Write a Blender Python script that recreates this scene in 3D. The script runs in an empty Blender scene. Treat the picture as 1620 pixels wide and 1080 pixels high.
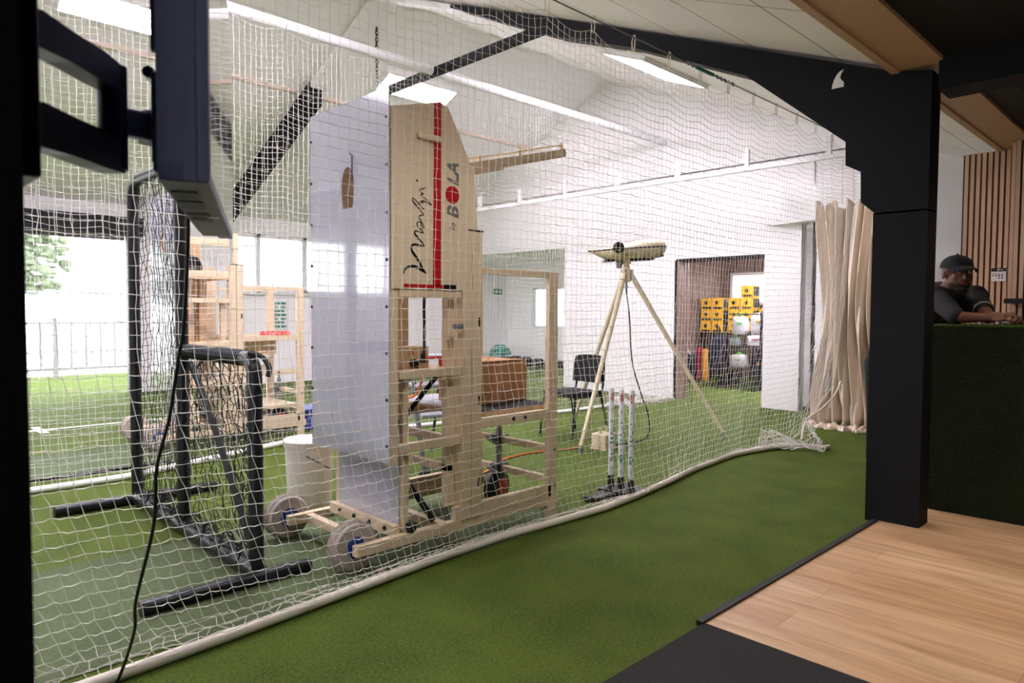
import bpy, bmesh, math, random
from mathutils import Vector, Matrix, Quaternion, noise as mnoise
random.seed(7)
PI = math.pi
SC = bpy.context.scene
COL = SC.collection
WLOC = {}

# ------------------------------------------------------------------ helpers
def lin(c):
    c = c / 255.0
    return c / 12.92 if c <= .04045 else ((c + .055) / 1.055) ** 2.4
def srgb(r, g, b): return (lin(r), lin(g), lin(b), 1)

def mat(name, rgb, rough=.5, metal=0, var=0, scale=8, bump=0, bscale=150, spec=.5, emit=None, es=0, coat=0, trans=0, ior=1.45, stretch=None):
    m = bpy.data.materials.new(name); m.use_nodes = True
    nt = m.node_tree; b = nt.nodes['Principled BSDF']
    c = srgb(*rgb)
    b.inputs['Base Color'].default_value = c
    b.inputs['Roughness'].default_value = rough; b.inputs['Metallic'].default_value = metal
    b.inputs['Specular IOR Level'].default_value = spec; b.inputs['Coat Weight'].default_value = coat
    b.inputs['IOR'].default_value = ior
    if trans: b.inputs['Transmission Weight'].default_value = trans
    if emit:
        b.inputs['Emission Color'].default_value = srgb(*emit); b.inputs['Emission Strength'].default_value = es
    tc = nt.nodes.new('ShaderNodeTexCoord'); src = tc.outputs['Object']
    if stretch:
        mp = nt.nodes.new('ShaderNodeMapping'); mp.inputs['Scale'].default_value = stretch
        nt.links.new(src, mp.inputs[0]); src = mp.outputs[0]
    if var:
        n = nt.nodes.new('ShaderNodeTexNoise'); n.inputs['Scale'].default_value = scale; n.inputs['Detail'].default_value = 4
        r = nt.nodes.new('ShaderNodeMix'); r.data_type = 'RGBA'
        r.inputs[6].default_value = tuple(x * (1 - var) for x in c[:3]) + (1,)
        r.inputs[7].default_value = tuple(min(1, x * (1 + var)) for x in c[:3]) + (1,)
        nt.links.new(src, n.inputs['Vector']); nt.links.new(n.outputs['Fac'], r.inputs[0]); nt.links.new(r.outputs[2], b.inputs['Base Color'])
    if bump:
        n2 = nt.nodes.new('ShaderNodeTexNoise'); n2.inputs['Scale'].default_value = bscale; n2.inputs['Detail'].default_value = 3
        bp = nt.nodes.new('ShaderNodeBump'); bp.inputs['Strength'].default_value = bump; bp.inputs['Distance'].default_value = .01
        nt.links.new(src, n2.inputs['Vector']); nt.links.new(n2.outputs['Fac'], bp.inputs['Height']); nt.links.new(bp.outputs[0], b.inputs['Normal'])
    return m

def brickmat(name, c1, c2, mortar, bw, rh, ms, rough=.5, offset=.5, swap=False, grain=0, bump=.2):
    m = bpy.data.materials.new(name); m.use_nodes = True
    nt = m.node_tree; b = nt.nodes['Principled BSDF']; b.inputs['Roughness'].default_value = rough
    tc = nt.nodes.new('ShaderNodeTexCoord'); mp = nt.nodes.new('ShaderNodeMapping')
    if swap: mp.inputs['Rotation'].default_value = (0, 0, PI / 2)
    nt.links.new(tc.outputs['Object'], mp.inputs[0])
    k = nt.nodes.new('ShaderNodeTexBrick'); k.offset = offset
    k.inputs['Color1'].default_value = srgb(*c1); k.inputs['Color2'].default_value = srgb(*c2); k.inputs['Mortar'].default_value = srgb(*mortar)
    k.inputs['Scale'].default_value = 1; k.inputs['Brick Width'].default_value = bw; k.inputs['Row Height'].default_value = rh
    k.inputs['Mortar Size'].default_value = ms; k.inputs['Mortar Smooth'].default_value = .1
    nt.links.new(mp.outputs[0], k.inputs['Vector'])
    out = k.outputs['Color']
    if grain:
        m2 = nt.nodes.new('ShaderNodeMapping'); m2.inputs['Scale'].default_value = (.9, 8, 1)
        nt.links.new(mp.outputs[0], m2.inputs[0])
        n = nt.nodes.new('ShaderNodeTexNoise'); n.inputs['Scale'].default_value = 2.2; n.inputs['Detail'].default_value = 7; n.inputs['Distortion'].default_value = .6
        nt.links.new(m2.outputs[0], n.inputs['Vector'])
        rp = nt.nodes.new('ShaderNodeValToRGB')
        rp.color_ramp.elements[0].position = .3; rp.color_ramp.elements[0].color = (1 - grain, 1 - grain * 1.15, 1 - grain * 1.3, 1)
        rp.color_ramp.elements[1].position = .62; rp.color_ramp.elements[1].color = (1, 1, 1, 1)
        nt.links.new(n.outputs['Fac'], rp.inputs[0])
        mx = nt.nodes.new('ShaderNodeMix'); mx.data_type = 'RGBA'; mx.blend_type = 'MULTIPLY'; mx.inputs[0].default_value = 1
        nt.links.new(out, mx.inputs[6]); nt.links.new(rp.outputs[0], mx.inputs[7]); out = mx.outputs[2]
    nt.links.new(out, b.inputs['Base Color'])
    return m

def turfmat(name, dark, light, bump=.9):
    m = bpy.data.materials.new(name); m.use_nodes = True
    nt = m.node_tree; b = nt.nodes['Principled BSDF']; b.inputs['Roughness'].default_value = .85; b.inputs['Specular IOR Level'].default_value = .2
    tc = nt.nodes.new('ShaderNodeTexCoord')
    n = nt.nodes.new('ShaderNodeTexNoise'); n.inputs['Scale'].default_value = 75; n.inputs['Detail'].default_value = 8; n.inputs['Roughness'].default_value = .75
    n2 = nt.nodes.new('ShaderNodeTexNoise'); n2.inputs['Scale'].default_value = 3; n2.inputs['Detail'].default_value = 5
    nt.links.new(tc.outputs['Object'], n.inputs['Vector']); nt.links.new(tc.outputs['Object'], n2.inputs['Vector'])
    ad = nt.nodes.new('ShaderNodeMath'); ad.operation = 'MULTIPLY_ADD'; ad.inputs[1].default_value = .22
    nt.links.new(n2.outputs['Fac'], ad.inputs[0])
    hf = nt.nodes.new('ShaderNodeMath'); hf.operation = 'MULTIPLY'; hf.inputs[1].default_value = .78
    nt.links.new(n.outputs['Fac'], hf.inputs[0]); nt.links.new(hf.outputs[0], ad.inputs[2])
    rp = nt.nodes.new('ShaderNodeValToRGB'); e = rp.color_ramp.elements
    e[0].position = .36; e[0].color = srgb(*dark); e[1].position = .62; e[1].color = srgb(*light)
    nt.links.new(ad.outputs[0], rp.inputs[0]); nt.links.new(rp.outputs[0], b.inputs['Base Color'])
    n3 = nt.nodes.new('ShaderNodeTexNoise'); n3.inputs['Scale'].default_value = 110; n3.inputs['Detail'].default_value = 5
    nt.links.new(tc.outputs['Object'], n3.inputs['Vector'])
    bp = nt.nodes.new('ShaderNodeBump'); bp.inputs['Strength'].default_value = bump; bp.inputs['Distance'].default_value = .02
    nt.links.new(n3.outputs['Fac'], bp.inputs['Height']); nt.links.new(bp.outputs[0], b.inputs['Normal'])
    return m

M = dict(
    turf=turfmat('turf', (54, 71, 16), (100, 118, 40)),
    turf_dark=turfmat('turf_dark', (66, 80, 50), (96, 109, 74), .6),
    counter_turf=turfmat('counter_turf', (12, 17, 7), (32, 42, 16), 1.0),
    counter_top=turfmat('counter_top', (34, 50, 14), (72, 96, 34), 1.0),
    wood_floor=brickmat('wood_floor', (214, 178, 140), (196, 154, 114), (150, 114, 84), 1.25, .19, .0012, .42, .37, True, .34),
    rubber=mat('rubber', (36, 34, 35), .9, var=.8, scale=110, bump=.6, bscale=160),
    black_paint=mat('black_paint', (16, 17, 22), .65, var=.08, scale=3, spec=.22),
    black_ceiling=mat('black_ceiling', (20, 20, 22), .7, var=.15, scale=2),
    black_trim=mat('black_trim', (16, 16, 18), .6),
    white_wall=mat('white_wall', (247, 245, 247), .7, var=.02, scale=2, bump=.05, bscale=60),
    ceiling_tile=brickmat('ceiling_tile', (247, 243, 240), (245, 240, 236), (178, 170, 162), 1.2, .6, .008, .8, 0),
    soffit=mat('soffit', (196, 162, 128), .5, var=.06, scale=4, stretch=(1, 12, 12)),
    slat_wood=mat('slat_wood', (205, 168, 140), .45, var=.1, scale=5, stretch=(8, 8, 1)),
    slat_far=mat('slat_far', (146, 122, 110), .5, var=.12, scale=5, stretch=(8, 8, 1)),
    slat_back=mat('slat_back', (16, 15, 16), .8),
    white_net=mat('white_net', (238, 234, 228), .65),
    white_cord=mat('white_cord', (235, 226, 214), .7, var=.05, scale=30),
    black_net=mat('black_net', (20, 21, 26), .6),
    black_pad=mat('black_pad', (26, 27, 33), .32, var=.1, scale=20, bump=.3, bscale=40),
    beige=mat('beige', (226, 206, 176), .42, var=.03, scale=4),
    beige_wood=mat('beige_wood', (226, 204, 172), .5, var=.06, scale=6, stretch=(1, 10, 10)),
    plywood=mat('plywood', (206, 172, 130), .55, var=.1, scale=6, stretch=(2, 2, 14)),
    cream=mat('cream', (226, 212, 178), .4, var=.03, scale=4),
    panel=mat('panel', (190, 190, 206), .1, spec=.8, coat=.9),
    red=mat('red', (186, 24, 34), .35),
    ink=mat('ink', (14, 14, 16), .4),
    logo_grey=mat('logo_grey', (122, 116, 112), .4),
    purple_ink=mat('purple_ink', (96, 78, 120), .4),
    rubber_tyre=mat('rubber_tyre', (178, 166, 158), .8, var=.05, scale=20, bump=.15, bscale=60),
    blue=mat('blue', (28, 62, 150), .4),
    blue_crate=mat('blue_crate', (52, 70, 170), .45),
    steel=mat('steel', (170, 172, 175), .35, metal=.9),
    galv=mat('galv', (150, 154, 158), .5, metal=.7, var=.15, scale=25),
    black_plastic=mat('black_plastic', (20, 20, 22), .4),
    black_fabric=mat('black_fabric', (28, 29, 33), .9, var=.1, scale=200, bump=.3, bscale=500),
    grey_plastic=mat('grey_plastic', (118, 120, 128), .55, var=.08, scale=30),
    dark_grey=mat('dark_grey', (74, 78, 82), .5),
    tread=mat('tread', (150, 152, 160), .7, var=.1, scale=60),
    card=mat('card', (176, 128, 84), .75, var=.05, scale=8),
    card_tape=mat('card_tape', (196, 140, 104), .4),
    bucket=mat('bucket', (232, 224, 218), .4, var=.02, scale=5),
    orange=mat('orange', (214, 112, 46), .5),
    tv_shell=mat('tv_shell', (118, 120, 150), .45, var=.05, scale=6),  # shell colour lifted towards blue to carry lens haze
    tv_under=mat('tv_under', (90, 94, 114), .45),
    tv_dark=mat('tv_dark', (28, 30, 48), .5),
    screen=mat('screen', (8, 8, 10), .04, spec=1.0, ior=1.75, coat=1),
    mount=mat('mount', (18, 22, 46), .45),  # blue in this dark tone carries lens haze
    mount_grey=mat('mount_grey', (116, 118, 150), .4, metal=.2),  # lifted like the screen shell, haze put into the colour
    curtain=mat('curtain', (228, 214, 196), .85, var=.07, scale=6, bump=.15, bscale=90),
    led=mat('led', (255, 255, 255), .5, emit=(250, 240, 255), es=31),
    lit_pane=mat('lit_pane', (255, 255, 255), .5, emit=(250, 252, 255), es=1.2),
    white_metal=mat('white_metal', (232, 232, 234), .4, var=.02, scale=6),
    grey_metal=mat('grey_metal', (120, 122, 128), .5),
    pink_batten=mat('pink_batten', (226, 204, 192), .6),
    concrete=mat('concrete', (196, 194, 190), .85, var=.06, scale=3),
    leaf=mat('leaf', (104, 118, 92), .8, var=.3, scale=4, bump=.5, bscale=6),
    bark=mat('bark', (92, 76, 60), .9, var=.2, scale=8),
    glass=mat('glass', (255, 255, 255), .02, trans=1.0, ior=1.02, spec=.3),
    white_line=mat('white_line', (226, 228, 222), .8, var=.04, scale=30),
    yellow_card=mat('yellow_card', (242, 186, 28), .6, var=.04, scale=8),
    white=mat('white', (238, 238, 238), .5),
    white_bag=mat('white_bag', (226, 226, 230), .5, var=.06, scale=8, bump=.4, bscale=14),
    lime=mat('lime', (110, 206, 66), .5),
    crimson=mat('crimson', (176, 34, 72), .55),
    scarlet=mat('scarlet', (222, 50, 40), .5),
    mustard=mat('mustard', (232, 160, 50), .5),
    navy=mat('navy', (40, 44, 66), .7, var=.2, scale=12),
    green_sign=mat('green_sign', (20, 128, 84), .5),
    stump_green=mat('stump_green', (22, 128, 88), .5),
    stump_white=mat('stump_white', (228, 230, 236), .4),
    skin=mat('skin', (106, 64, 43), .5, var=.06, scale=30),
    beard=mat('beard', (44, 30, 24), .8, bump=.3, bscale=400),
    eye=mat('eye', (220, 214, 206), .25),
    cap=mat('cap', (18, 19, 20), .85, bump=.2, bscale=500),
    shirt=mat('shirt', (17, 18, 20), .85, bump=.2, bscale=60),
    cuff=mat('cuff', (150, 140, 122), .8),
    sign_red=mat('sign_red', (200, 60, 50), .5),
    teal=mat('teal', (30, 120, 110), .5),
    fence_white=mat('fence_white', (132, 134, 136), .5),
)
def shrink(m):  # the tiled ceiling texture is set out in the plane of the slope
    return m

class MB:
    def __init__(s): s.v = []; s.f = []; s.m = []; s.mi = 0; s.uv = None
    def add(s, vs, fs, mi=None):
        o = len(s.v); s.v += [Vector(v) for v in vs]
        s.f += [tuple(i + o for i in f) for f in fs]; s.m += [s.mi if mi is None else mi] * len(fs); return s
    def box(s, a, b, mi=None, mtx=None, bev=0):
        x0, y0, z0 = [min(a[i], b[i]) for i in range(3)]; x1, y1, z1 = [max(a[i], b[i]) for i in range(3)]
        if bev:
            bm = bmesh.new(); bmesh.ops.create_cube(bm, size=1)
            for v in bm.verts:
                v.co = Vector(((x0 + x1) / 2 + v.co.x * (x1 - x0), (y0 + y1) / 2 + v.co.y * (y1 - y0), (z0 + z1) / 2 + v.co.z * (z1 - z0)))
            bmesh.ops.bevel(bm, geom=bm.edges[:], offset=bev, segments=2, affect='EDGES', profile=.5)
            bm.verts.index_update()
            vs = [v.co.copy() for v in bm.verts]; fs = [[v.index for v in f.verts] for f in bm.faces]; bm.free()
        else:
            vs = [(x, y, z) for x in (x0, x1) for y in (y0, y1) for z in (z0, z1)]
            fs = [(0, 1, 3, 2), (4, 6, 7, 5), (0, 4, 5, 1), (2, 3, 7, 6), (0, 2, 6, 4), (1, 5, 7, 3)]
        if mtx is not None: vs = [mtx @ Vector(v) for v in vs]
        return s.add(vs, fs, mi)
    def beam(s, p, q, w, h, mi=None, up=(0, 0, 1), bev=0):
        p, q = Vector(p), Vector(q); d = q - p; L = d.length; d.normalize()
        u = Vector(up); sd = d.cross(u)
        if sd.length < 1e-4: sd = d.cross(Vector((1, 0, 0)))
        sd.normalize(); u = sd.cross(d).normalized()
        mt = Matrix((d, sd, u)).transposed().to_4x4(); mt.translation = p
        return s.box((0, -w / 2, -h / 2), (L, w / 2, h / 2), mi, mt, bev)
    def tube(s, pts, r, n=10, mi=None, closed=False, caps=True):
        pts = [Vector(p) for p in pts]; k = len(pts)
        rs = r if isinstance(r, (list, tuple)) else [r] * k
        T = []
        for i in range(k):
            a = pts[i - 1] if (i or closed) else pts[i]; b = pts[(i + 1) % k] if (i < k - 1 or closed) else pts[i]
            t = b - a
            T.append(t.normalized() if t.length > 1e-9 else Vector((0, 0, 1)))
        u = T[0].orthogonal().normalized(); vs = []; fs = []
        for i in range(k):
            if i:
                u = (u - T[i] * u.dot(T[i]))
                u = u.normalized() if u.length > 1e-6 else T[i].orthogonal().normalized()
            w = T[i].cross(u)
            for j in range(n):
                a = 2 * PI * j / n; vs.append(pts[i] + (u * math.cos(a) + w * math.sin(a)) * rs[i])
        for i in range(k if closed else k - 1):
            for j in range(n):
                a, b = i * n + j, i * n + (j + 1) % n; c = ((i + 1) % k) * n
                fs.append((a, b, c + (j + 1) % n, c + j))
        if caps and not closed: fs += [tuple(range(n))[::-1], tuple(range((k - 1) * n, k * n))]
        return s.add(vs, fs, mi)
    def lathe(s, prof, c, axis=(0, 0, 1), n=24, mi=None, ref=None, sx=1, sy=1):
        a = Vector(axis).normalized(); u = Vector(ref).normalized() if ref else a.orthogonal().normalized(); w = a.cross(u); c = Vector(c)
        vs = []; fs = []
        for r, z in prof:
            for j in range(n):
                t = 2 * PI * j / n; vs.append(c + a * z + (u * math.cos(t) * sx + w * math.sin(t) * sy) * max(r, 1e-4))
        k = len(prof)
        for i in range(k - 1):
            for j in range(n):
                fs.append((i * n + j, i * n + (j + 1) % n, (i + 1) * n + (j + 1) % n, (i + 1) * n + j))
        fs += [tuple(range(n))[::-1], tuple(range((k - 1) * n, k * n))]
        return s.add(vs, fs, mi)
    def ball(s, c, r, n=16, mi=None, sc=(1, 1, 1), mtx=None):
        pr = [(r * math.sin(PI * i / (n // 2 + 2)), -r * math.cos(PI * i / (n // 2 + 2))) for i in range(n // 2 + 3)]
        o = len(s.v); s.lathe(pr, (0, 0, 0), (0, 0, 1), n, mi)
        for i in range(o, len(s.v)):
            p = Vector((s.v[i].x * sc[0], s.v[i].y * sc[1], s.v[i].z * sc[2]))
            if mtx is not None: p = mtx @ p
            s.v[i] = p + Vector(c)
        return s
    def prism(s, poly, fn, d0, d1, mi=None):
        n = len(poly); vs = [fn(a, b, d0) for a, b in poly] + [fn(a, b, d1) for a, b in poly]
        fs = [tuple(range(n))[::-1], tuple(range(n, 2 * n))] + [(i, (i + 1) % n, n + (i + 1) % n, n + i) for i in range(n)]
        return s.add(vs, fs, mi)
    def ribbon(s, pts, ws, fn, d, mi=None):
        """flat stroke lying in a plane: pts 2D, ws widths, fn(a,b,d)->3D"""
        vs = []; k = len(pts)
        for i in range(k):
            a = pts[max(0, i - 1)]; b = pts[min(k - 1, i + 1)]
            t = Vector((b[0] - a[0], b[1] - a[1])); t = t.normalized() if t.length > 1e-9 else Vector((1, 0))
            for sg in (-1, 1): vs.append(fn(pts[i][0] - t.y * sg * ws[i] / 2, pts[i][1] + t.x * sg * ws[i] / 2, d))
        return s.add(vs, [(2 * i, 2 * i + 1, 2 * i + 3, 2 * i + 2) for i in range(k - 1)], mi)
    def limb(s, p0, p1, r0, r1, k=7, n=12):
        p0, p1 = Vector(p0), Vector(p1)
        for i in range(k):
            t = i / (k - 1); s.ball(p0.lerp(p1, t), r0 + (r1 - r0) * t, n)
        s.tube([p0, p1], [r0, r1], n)
        return s
    def build(s, name, m, parent=None, smooth=False, origin=None):
        ms = m if isinstance(m, (list, tuple)) else [m]
        if parent is not None: o0 = WLOC[parent.name]
        elif origin is not None: o0 = Vector(origin)
        else:
            mn = [min(v[i] for v in s.v) for i in range(3)]; mx = [max(v[i] for v in s.v) for i in range(3)]
            o0 = Vector(((mn[0] + mx[0]) / 2, (mn[1] + mx[1]) / 2, mn[2]))
        me = bpy.data.meshes.new(name)
        me.from_pydata([v - o0 for v in s.v], [], s.f)
        for x in ms: me.materials.append(x)
        me.polygons.foreach_set('material_index', s.m)
        me.update()
        bm = bmesh.new(); bm.from_mesh(me); bmesh.ops.recalc_face_normals(bm, faces=bm.faces[:]); bm.to_mesh(me); bm.free()
        if smooth:
            me.polygons.foreach_set('use_smooth', [True] * len(me.polygons))
            try: me.set_sharp_from_angle(angle=math.radians(40))
            except Exception: pass
        o = bpy.data.objects.new(name, me); COL.objects.link(o)
        if parent is not None: o.parent = parent
        else: o.location = o0
        WLOC[o.name] = o0
        return o

def tag(o, label=None, cat=None, group=None, kind=None):
    if label: o['label'] = label
    if cat: o['category'] = cat
    if group: o['group'] = group
    if kind: o['kind'] = kind
    return o
def thing(name, label, cat, loc, group=None):
    o = bpy.data.objects.new(name, None); COL.objects.link(o); o.location = loc; o.empty_display_size = .1
    WLOC[o.name] = Vector(loc); return tag(o, label, cat, group)
def struct(o, label=None, cat=None): return tag(o, label, cat, None, 'structure')
def sbox(name, a, b, m, label, cat='wall'):
    return struct(MB().box(a, b).build(name, m), label, cat)

def sm(a, b, x):
    t = max(0, min(1, (x - a) / (b - a))); return t * t * (3 - 2 * t)
def lerp_tab(tab, x):
    if x <= tab[0][0]: return tab[0][1]
    for (a, b), (c, d) in zip(tab, tab[1:]):
        if x <= c: return b + (d - b) * (x - a) / (c - a)
    return tab[-1][1]
def catmull(pts, k=6):
    P = [Vector(p) for p in pts]; out = []
    for i in range(len(P) - 1):
        a = P[max(0, i - 1)]; b = P[i]; c = P[i + 1]; d = P[min(len(P) - 1, i + 2)]
        for j in range(k):
            t = j / k
            out.append(.5 * ((2 * b) + (c - a) * t + (2 * a - 5 * b + 4 * c - d) * t * t + (3 * b - a - 3 * c + d) * t ** 3))
    out.append(P[-1]); return out
def text_mesh(txt, size, shear=0, bold=0):
    """letter shapes as (verts, faces) in the text plane, x along reading"""
    cu = bpy.data.curves.new('lettering', 'FONT'); cu.body = txt; cu.size = size; cu.shear = shear; cu.offset = bold; cu.resolution_u = 4
    o = bpy.data.objects.new('lettering', cu); COL.objects.link(o)
    bpy.context.view_layer.update(); dg = bpy.context.evaluated_depsgraph_get()
    me = bpy.data.meshes.new_from_object(o.evaluated_get(dg))
    vs = [v.co.copy() for v in me.vertices]; fs = [tuple(p.vertices) for p in me.polygons]
    COL.objects.unlink(o); bpy.data.objects.remove(o); bpy.data.meshes.remove(me)
    return vs, fs

# ------------------------------------------------------------------ camera
f_px, H = 1100.0, 1.3
th, pt, rl = math.radians(45.7), math.atan(46 / 1100), .006
F0 = Vector((math.cos(th), math.sin(th), 0)); R0 = Vector((math.sin(th), -math.cos(th), 0)); Z = Vector((0, 0, 1))
Fv = F0 * math.cos(pt) - Z * math.sin(pt); U0 = F0 * math.sin(pt) + Z * math.cos(pt)
Rv = R0 * math.cos(rl) + U0 * math.sin(rl); Uv = U0 * math.cos(rl) - R0 * math.sin(rl)
cam = bpy.data.cameras.new('camera'); co = bpy.data.objects.new('camera', cam); COL.objects.link(co)
mtx = Matrix((Rv, Uv, -Fv)).transposed().to_4x4(); mtx.translation = (0, 0, H); co.matrix_world = mtx
cam.sensor_width = 36; cam.lens = f_px * 36 / 1620; cam.clip_start = .05; cam.clip_end = 200
cam.dof.use_dof = True; cam.dof.focus_distance = 4.2; cam.dof.aperture_fstop = 3.2
SC.camera = co

# ------------------------------------------------------------------ setting: floors
YB = 1.475                                                        # line where turf meets timber
tf = MB().add([(-6, YB - .3, 0), (13.6, YB - .3, 0), (13.6, 16, 0), (-6, 16, 0)], [(0, 1, 2, 3)]).build('floor', M['turf'], origin=(0, 0, 0))
struct(tf, 'green artificial turf floor of the practice hall', 'floor')
fl = MB().box((2.57, -4, .001), (13.6, YB, .012)).build('floor_timber', M['wood_floor'], origin=(2.57, 0, 0)); struct(fl, 'light oak plank floor of the foreground room', 'floor')
fr = MB().box((-4, -4, .001), (2.57, YB, .012)).build('floor_rubber', M['rubber'], origin=(0, 0, 0)); struct(fr, 'black rubber mat floor in the near corner', 'floor')
sbox('trim_1', (2.55, YB - .005, .001), (4.64, YB + .026, .022), M['black_trim'], 'black threshold strip between turf and timber floor', 'trim')
sbox('floor_strip_1', (-4, 2.80, .001), (3.3, 4.06, .004), M['turf_dark'], 'dark green matting strip under the near bowling machine', 'floor')
sbox('floor_strip_2', (-4, 6.28, .001), (2.3, 7.32, .004), M['turf_dark'], 'dark green matting strip in the second lane', 'floor')
sbox('floor_strip_3', (-4, 6.22, .001), (2.3, 6.255, .02), M['black_trim'], 'black edging of the second lane matting', 'trim')
cl = MB().box((-4, 8.83, .001), (4.2, 8.9, .005)).box((1.52, 8.62, .001), (1.6, 9.12, .0055)).box((2.5, 8.62, .001), (2.58, 9.12, .0055)).build('floor_marking', M['white_line'])
struct(cl, 'white crease lines on the far turf lane', 'marking')

# ------------------------------------------------------------------ setting: hall shell
RY, RZ = 7.18, 5.1                                                # ridge
def roofz(y): return 2.79 + .4 * (y - 1.41) if y <= RY else RZ - .45 * (y - RY)
def slope(name, y0, y1, label, m):
    z0, z1 = roofz(y0), roofz(y1)
    o = MB().add([(x, y, z + t) for x in (-6, 13.6) for (y, z) in ((y0, z0), (y1, z1)) for t in (0, .12)],
        [(0, 1, 3, 2), (4, 6, 7, 5), (0, 4, 5, 1), (2, 3, 7, 6), (0, 2, 6, 4), (1, 5, 7, 3)]).build(name, m, origin=(0, 0, 0))
    return struct(o, label, 'ceiling')
slope('ceiling_near_slope', 1.41, RY, 'white tiled ceiling slope rising from the dark knee beam', M['ceiling_tile'])
slope('ceiling_far_slope', RY, 12.3, 'white ceiling slope falling to the far windows', M['white_wall'])
WW = M['white_wall']
# far wall (y = 12) with roller opening and a band of windows
def farwall(name, x0, x1, z0, z1, label='white far wall of the hall'): sbox(name, (x0, 12, z0), (x1, 12.2, z1), WW, label)
farwall('wall_far', 3.35, 5.0, 0, 3.0); farwall('wall_far', 5.0, 8.8, 0, 1.62); farwall('wall_far', 5.0, 8.8, 2.66, 3.0); farwall('wall_far', 8.8, 9.36, 0, 3.0)
farwall('wall_far', -1.0, 3.35, 2.62, 3.0); farwall('wall_far', -1.6, -1.0, 0, 3.0); farwall('wall_far', -6, -1.6, 0, 1.62); farwall('wall_far', -6, -1.6, 2.66, 3.0)
# shutter box over the roller opening
ro = thing('door_1', None, None, (1.2, 12, 0)); struct(ro, 'roller shutter opening to the bright yard', 'door')
MB().box((-1.0, 11.78, 2.45), (3.5, 12.0, 2.72)).build('shutter_box', M['black_trim'], ro)
for x in (-1.02, 3.28): MB().box((x, 11.9, 0), (x + .12, 12.0, 2.45)).build('guide_rail', M['grey_metal'], ro)
MB().box((-.9, 12.02, 2.38), (3.28, 12.06, 2.5)).build('shutter_curtain', M['grey_metal'], ro)
def window_band(name, x0, x1, xs, label, y=12.08, z0=1.62, z1=2.66):
    w = thing(name, None, None, ((x0 + x1) / 2, y, z0)); struct(w, label, 'window')
    fb = MB().box((x0, y - .05, z0), (x1, y + .05, z0 + .06)).box((x0, y - .05, z1 - .06), (x1, y + .05, z1))
    for x in [x0] + xs + [x1 - .07]: fb.box((x, y - .05, z0), (x + .07, y + .05, z1))
    fb.build('window_frame', M['white_metal'], w)
    MB().box((x0, y - .004, z0), (x1, y + .004, z1)).build('pane', M['glass'], w)
    MB().box((x0, y - .16, z0 - .03), (x1, y + .02, z0)).build('window_sill', M['white_metal'], w)
window_band('window_1', 5.0, 8.8, [5.4, 6.3, 7.2, 8.0], 'white framed window band in the far wall')
window_band('window_2', -6, -1.6, [-5.1, -4.2, -3.3, -2.4], 'white framed window band left of the roller opening')
# right wall (x = 9.2)
def rwall(y0, y1, z0, z1, x1=9.36): sbox('wall_right', (9.2, y0, z0), (x1, y1, z1), WW, 'white end wall with openings')
rwall(10.6, 12, 0, 3.4); rwall(8.12, 10.6, 2.43, 3.4); rwall(5.86, 8.12, 0, 3.4); rwall(4.46, 5.86, 2.12, 3.4); rwall(3.95, 4.46, 0, 2.5)
rwall(3.78, 4.46, 2.5, 3.4); rwall(1.0, 3.8, 0, 3.4); rwall(-4, 1.0, 0, 3.2)
sbox('wall_right', (9.75, 3.78, 0), (9.85, 4.46, 2.5), WW, 'white recessed wall beside the store opening')
sbox('wall_right', (9.2, 3.75, 0), (9.85, 3.8, 2.5), WW, 'white side of the recess')
hd = MB().prism([(9.21, 4.5), (8.72, 3.0), (9.21, 3.0)], lambda a, b, d: (a, b, d), 2.5, 2.95).build('wall_right', WW); struct(hd, 'white boxed header above the recess', 'wall')
gb = MB().prism([(1.0, 3.38), (12.2, 3.38), (RY, 5.2), (1.6, 3.39)], lambda a, b, d: (d, a, b), 9.2, 9.36).build('wall_right', WW); struct(gb, 'white gable above the openings', 'wall')
# annex beyond the right wall
sbox('ceiling_annex', (9.36, 3.5, 2.55), (13.6, 14.5, 2.65), WW, 'flat white ceiling of the store beyond the wall', 'ceiling')
sbox('wall_annex', (13.4, 3.4, 0), (13.6, 8.0, 2.55), M['slat_back'], 'dark backing of the far slatted store wall')
sbox('wall_annex', (9.36, 7.42, 0), (13.4, 7.52, 2.55), M['slat_back'], 'dark backing of the slatted store side wall')
sbox('wall_annex', (9.36, 3.4, 0), (13.4, 3.5, 2.55), WW, 'white side wall of the store')
sl = MB()
x = 9.4
while x < 13.38: sl.box((x, 7.385, .0), (x + .05, 7.42, 2.5)); x += .078
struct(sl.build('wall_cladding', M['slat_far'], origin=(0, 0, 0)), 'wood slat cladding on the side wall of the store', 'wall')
sl = MB(); y = 3.5
while y < 7.38:
    if 5.75 < y + .03 < 7.2: sl.box((13.365, y, 0), (13.4, y + .05, 1.5)); sl.box((13.365, y, 2.12), (13.4, y + .05, 2.5))
    else: sl.box((13.365, y, 0), (13.4, y + .05, 2.5))
    y += .078
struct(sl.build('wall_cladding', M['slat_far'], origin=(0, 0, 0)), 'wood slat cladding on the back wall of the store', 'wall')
sl = MB()
for k in range(4): sl.box((9.2 + k * .075, 5.8, 0), (9.25 + k * .075, 5.86, 2.1))
sl.box((9.18, 5.845, 0), (9.48, 5.87, 2.1), 1).box((9.2, 4.47, 2.085), (9.45, 5.86, 2.125), 1)
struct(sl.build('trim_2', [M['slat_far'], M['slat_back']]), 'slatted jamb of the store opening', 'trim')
w3 = thing('window_3', None, None, (13.4, 6.5, 1.5)); struct(w3, 'bright window in the back wall of the store', 'window')
MB().box((13.33, 5.75, 1.48), (13.4, 7.2, 1.54)).box((13.33, 5.75, 2.08), (13.4, 7.2, 2.14)).box((13.33, 5.75, 1.5), (13.4, 5.81, 2.1)).box((13.33, 7.14, 1.5), (13.4, 7.2, 2.1)).build('window_frame', M['white_metal'], w3)
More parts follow.
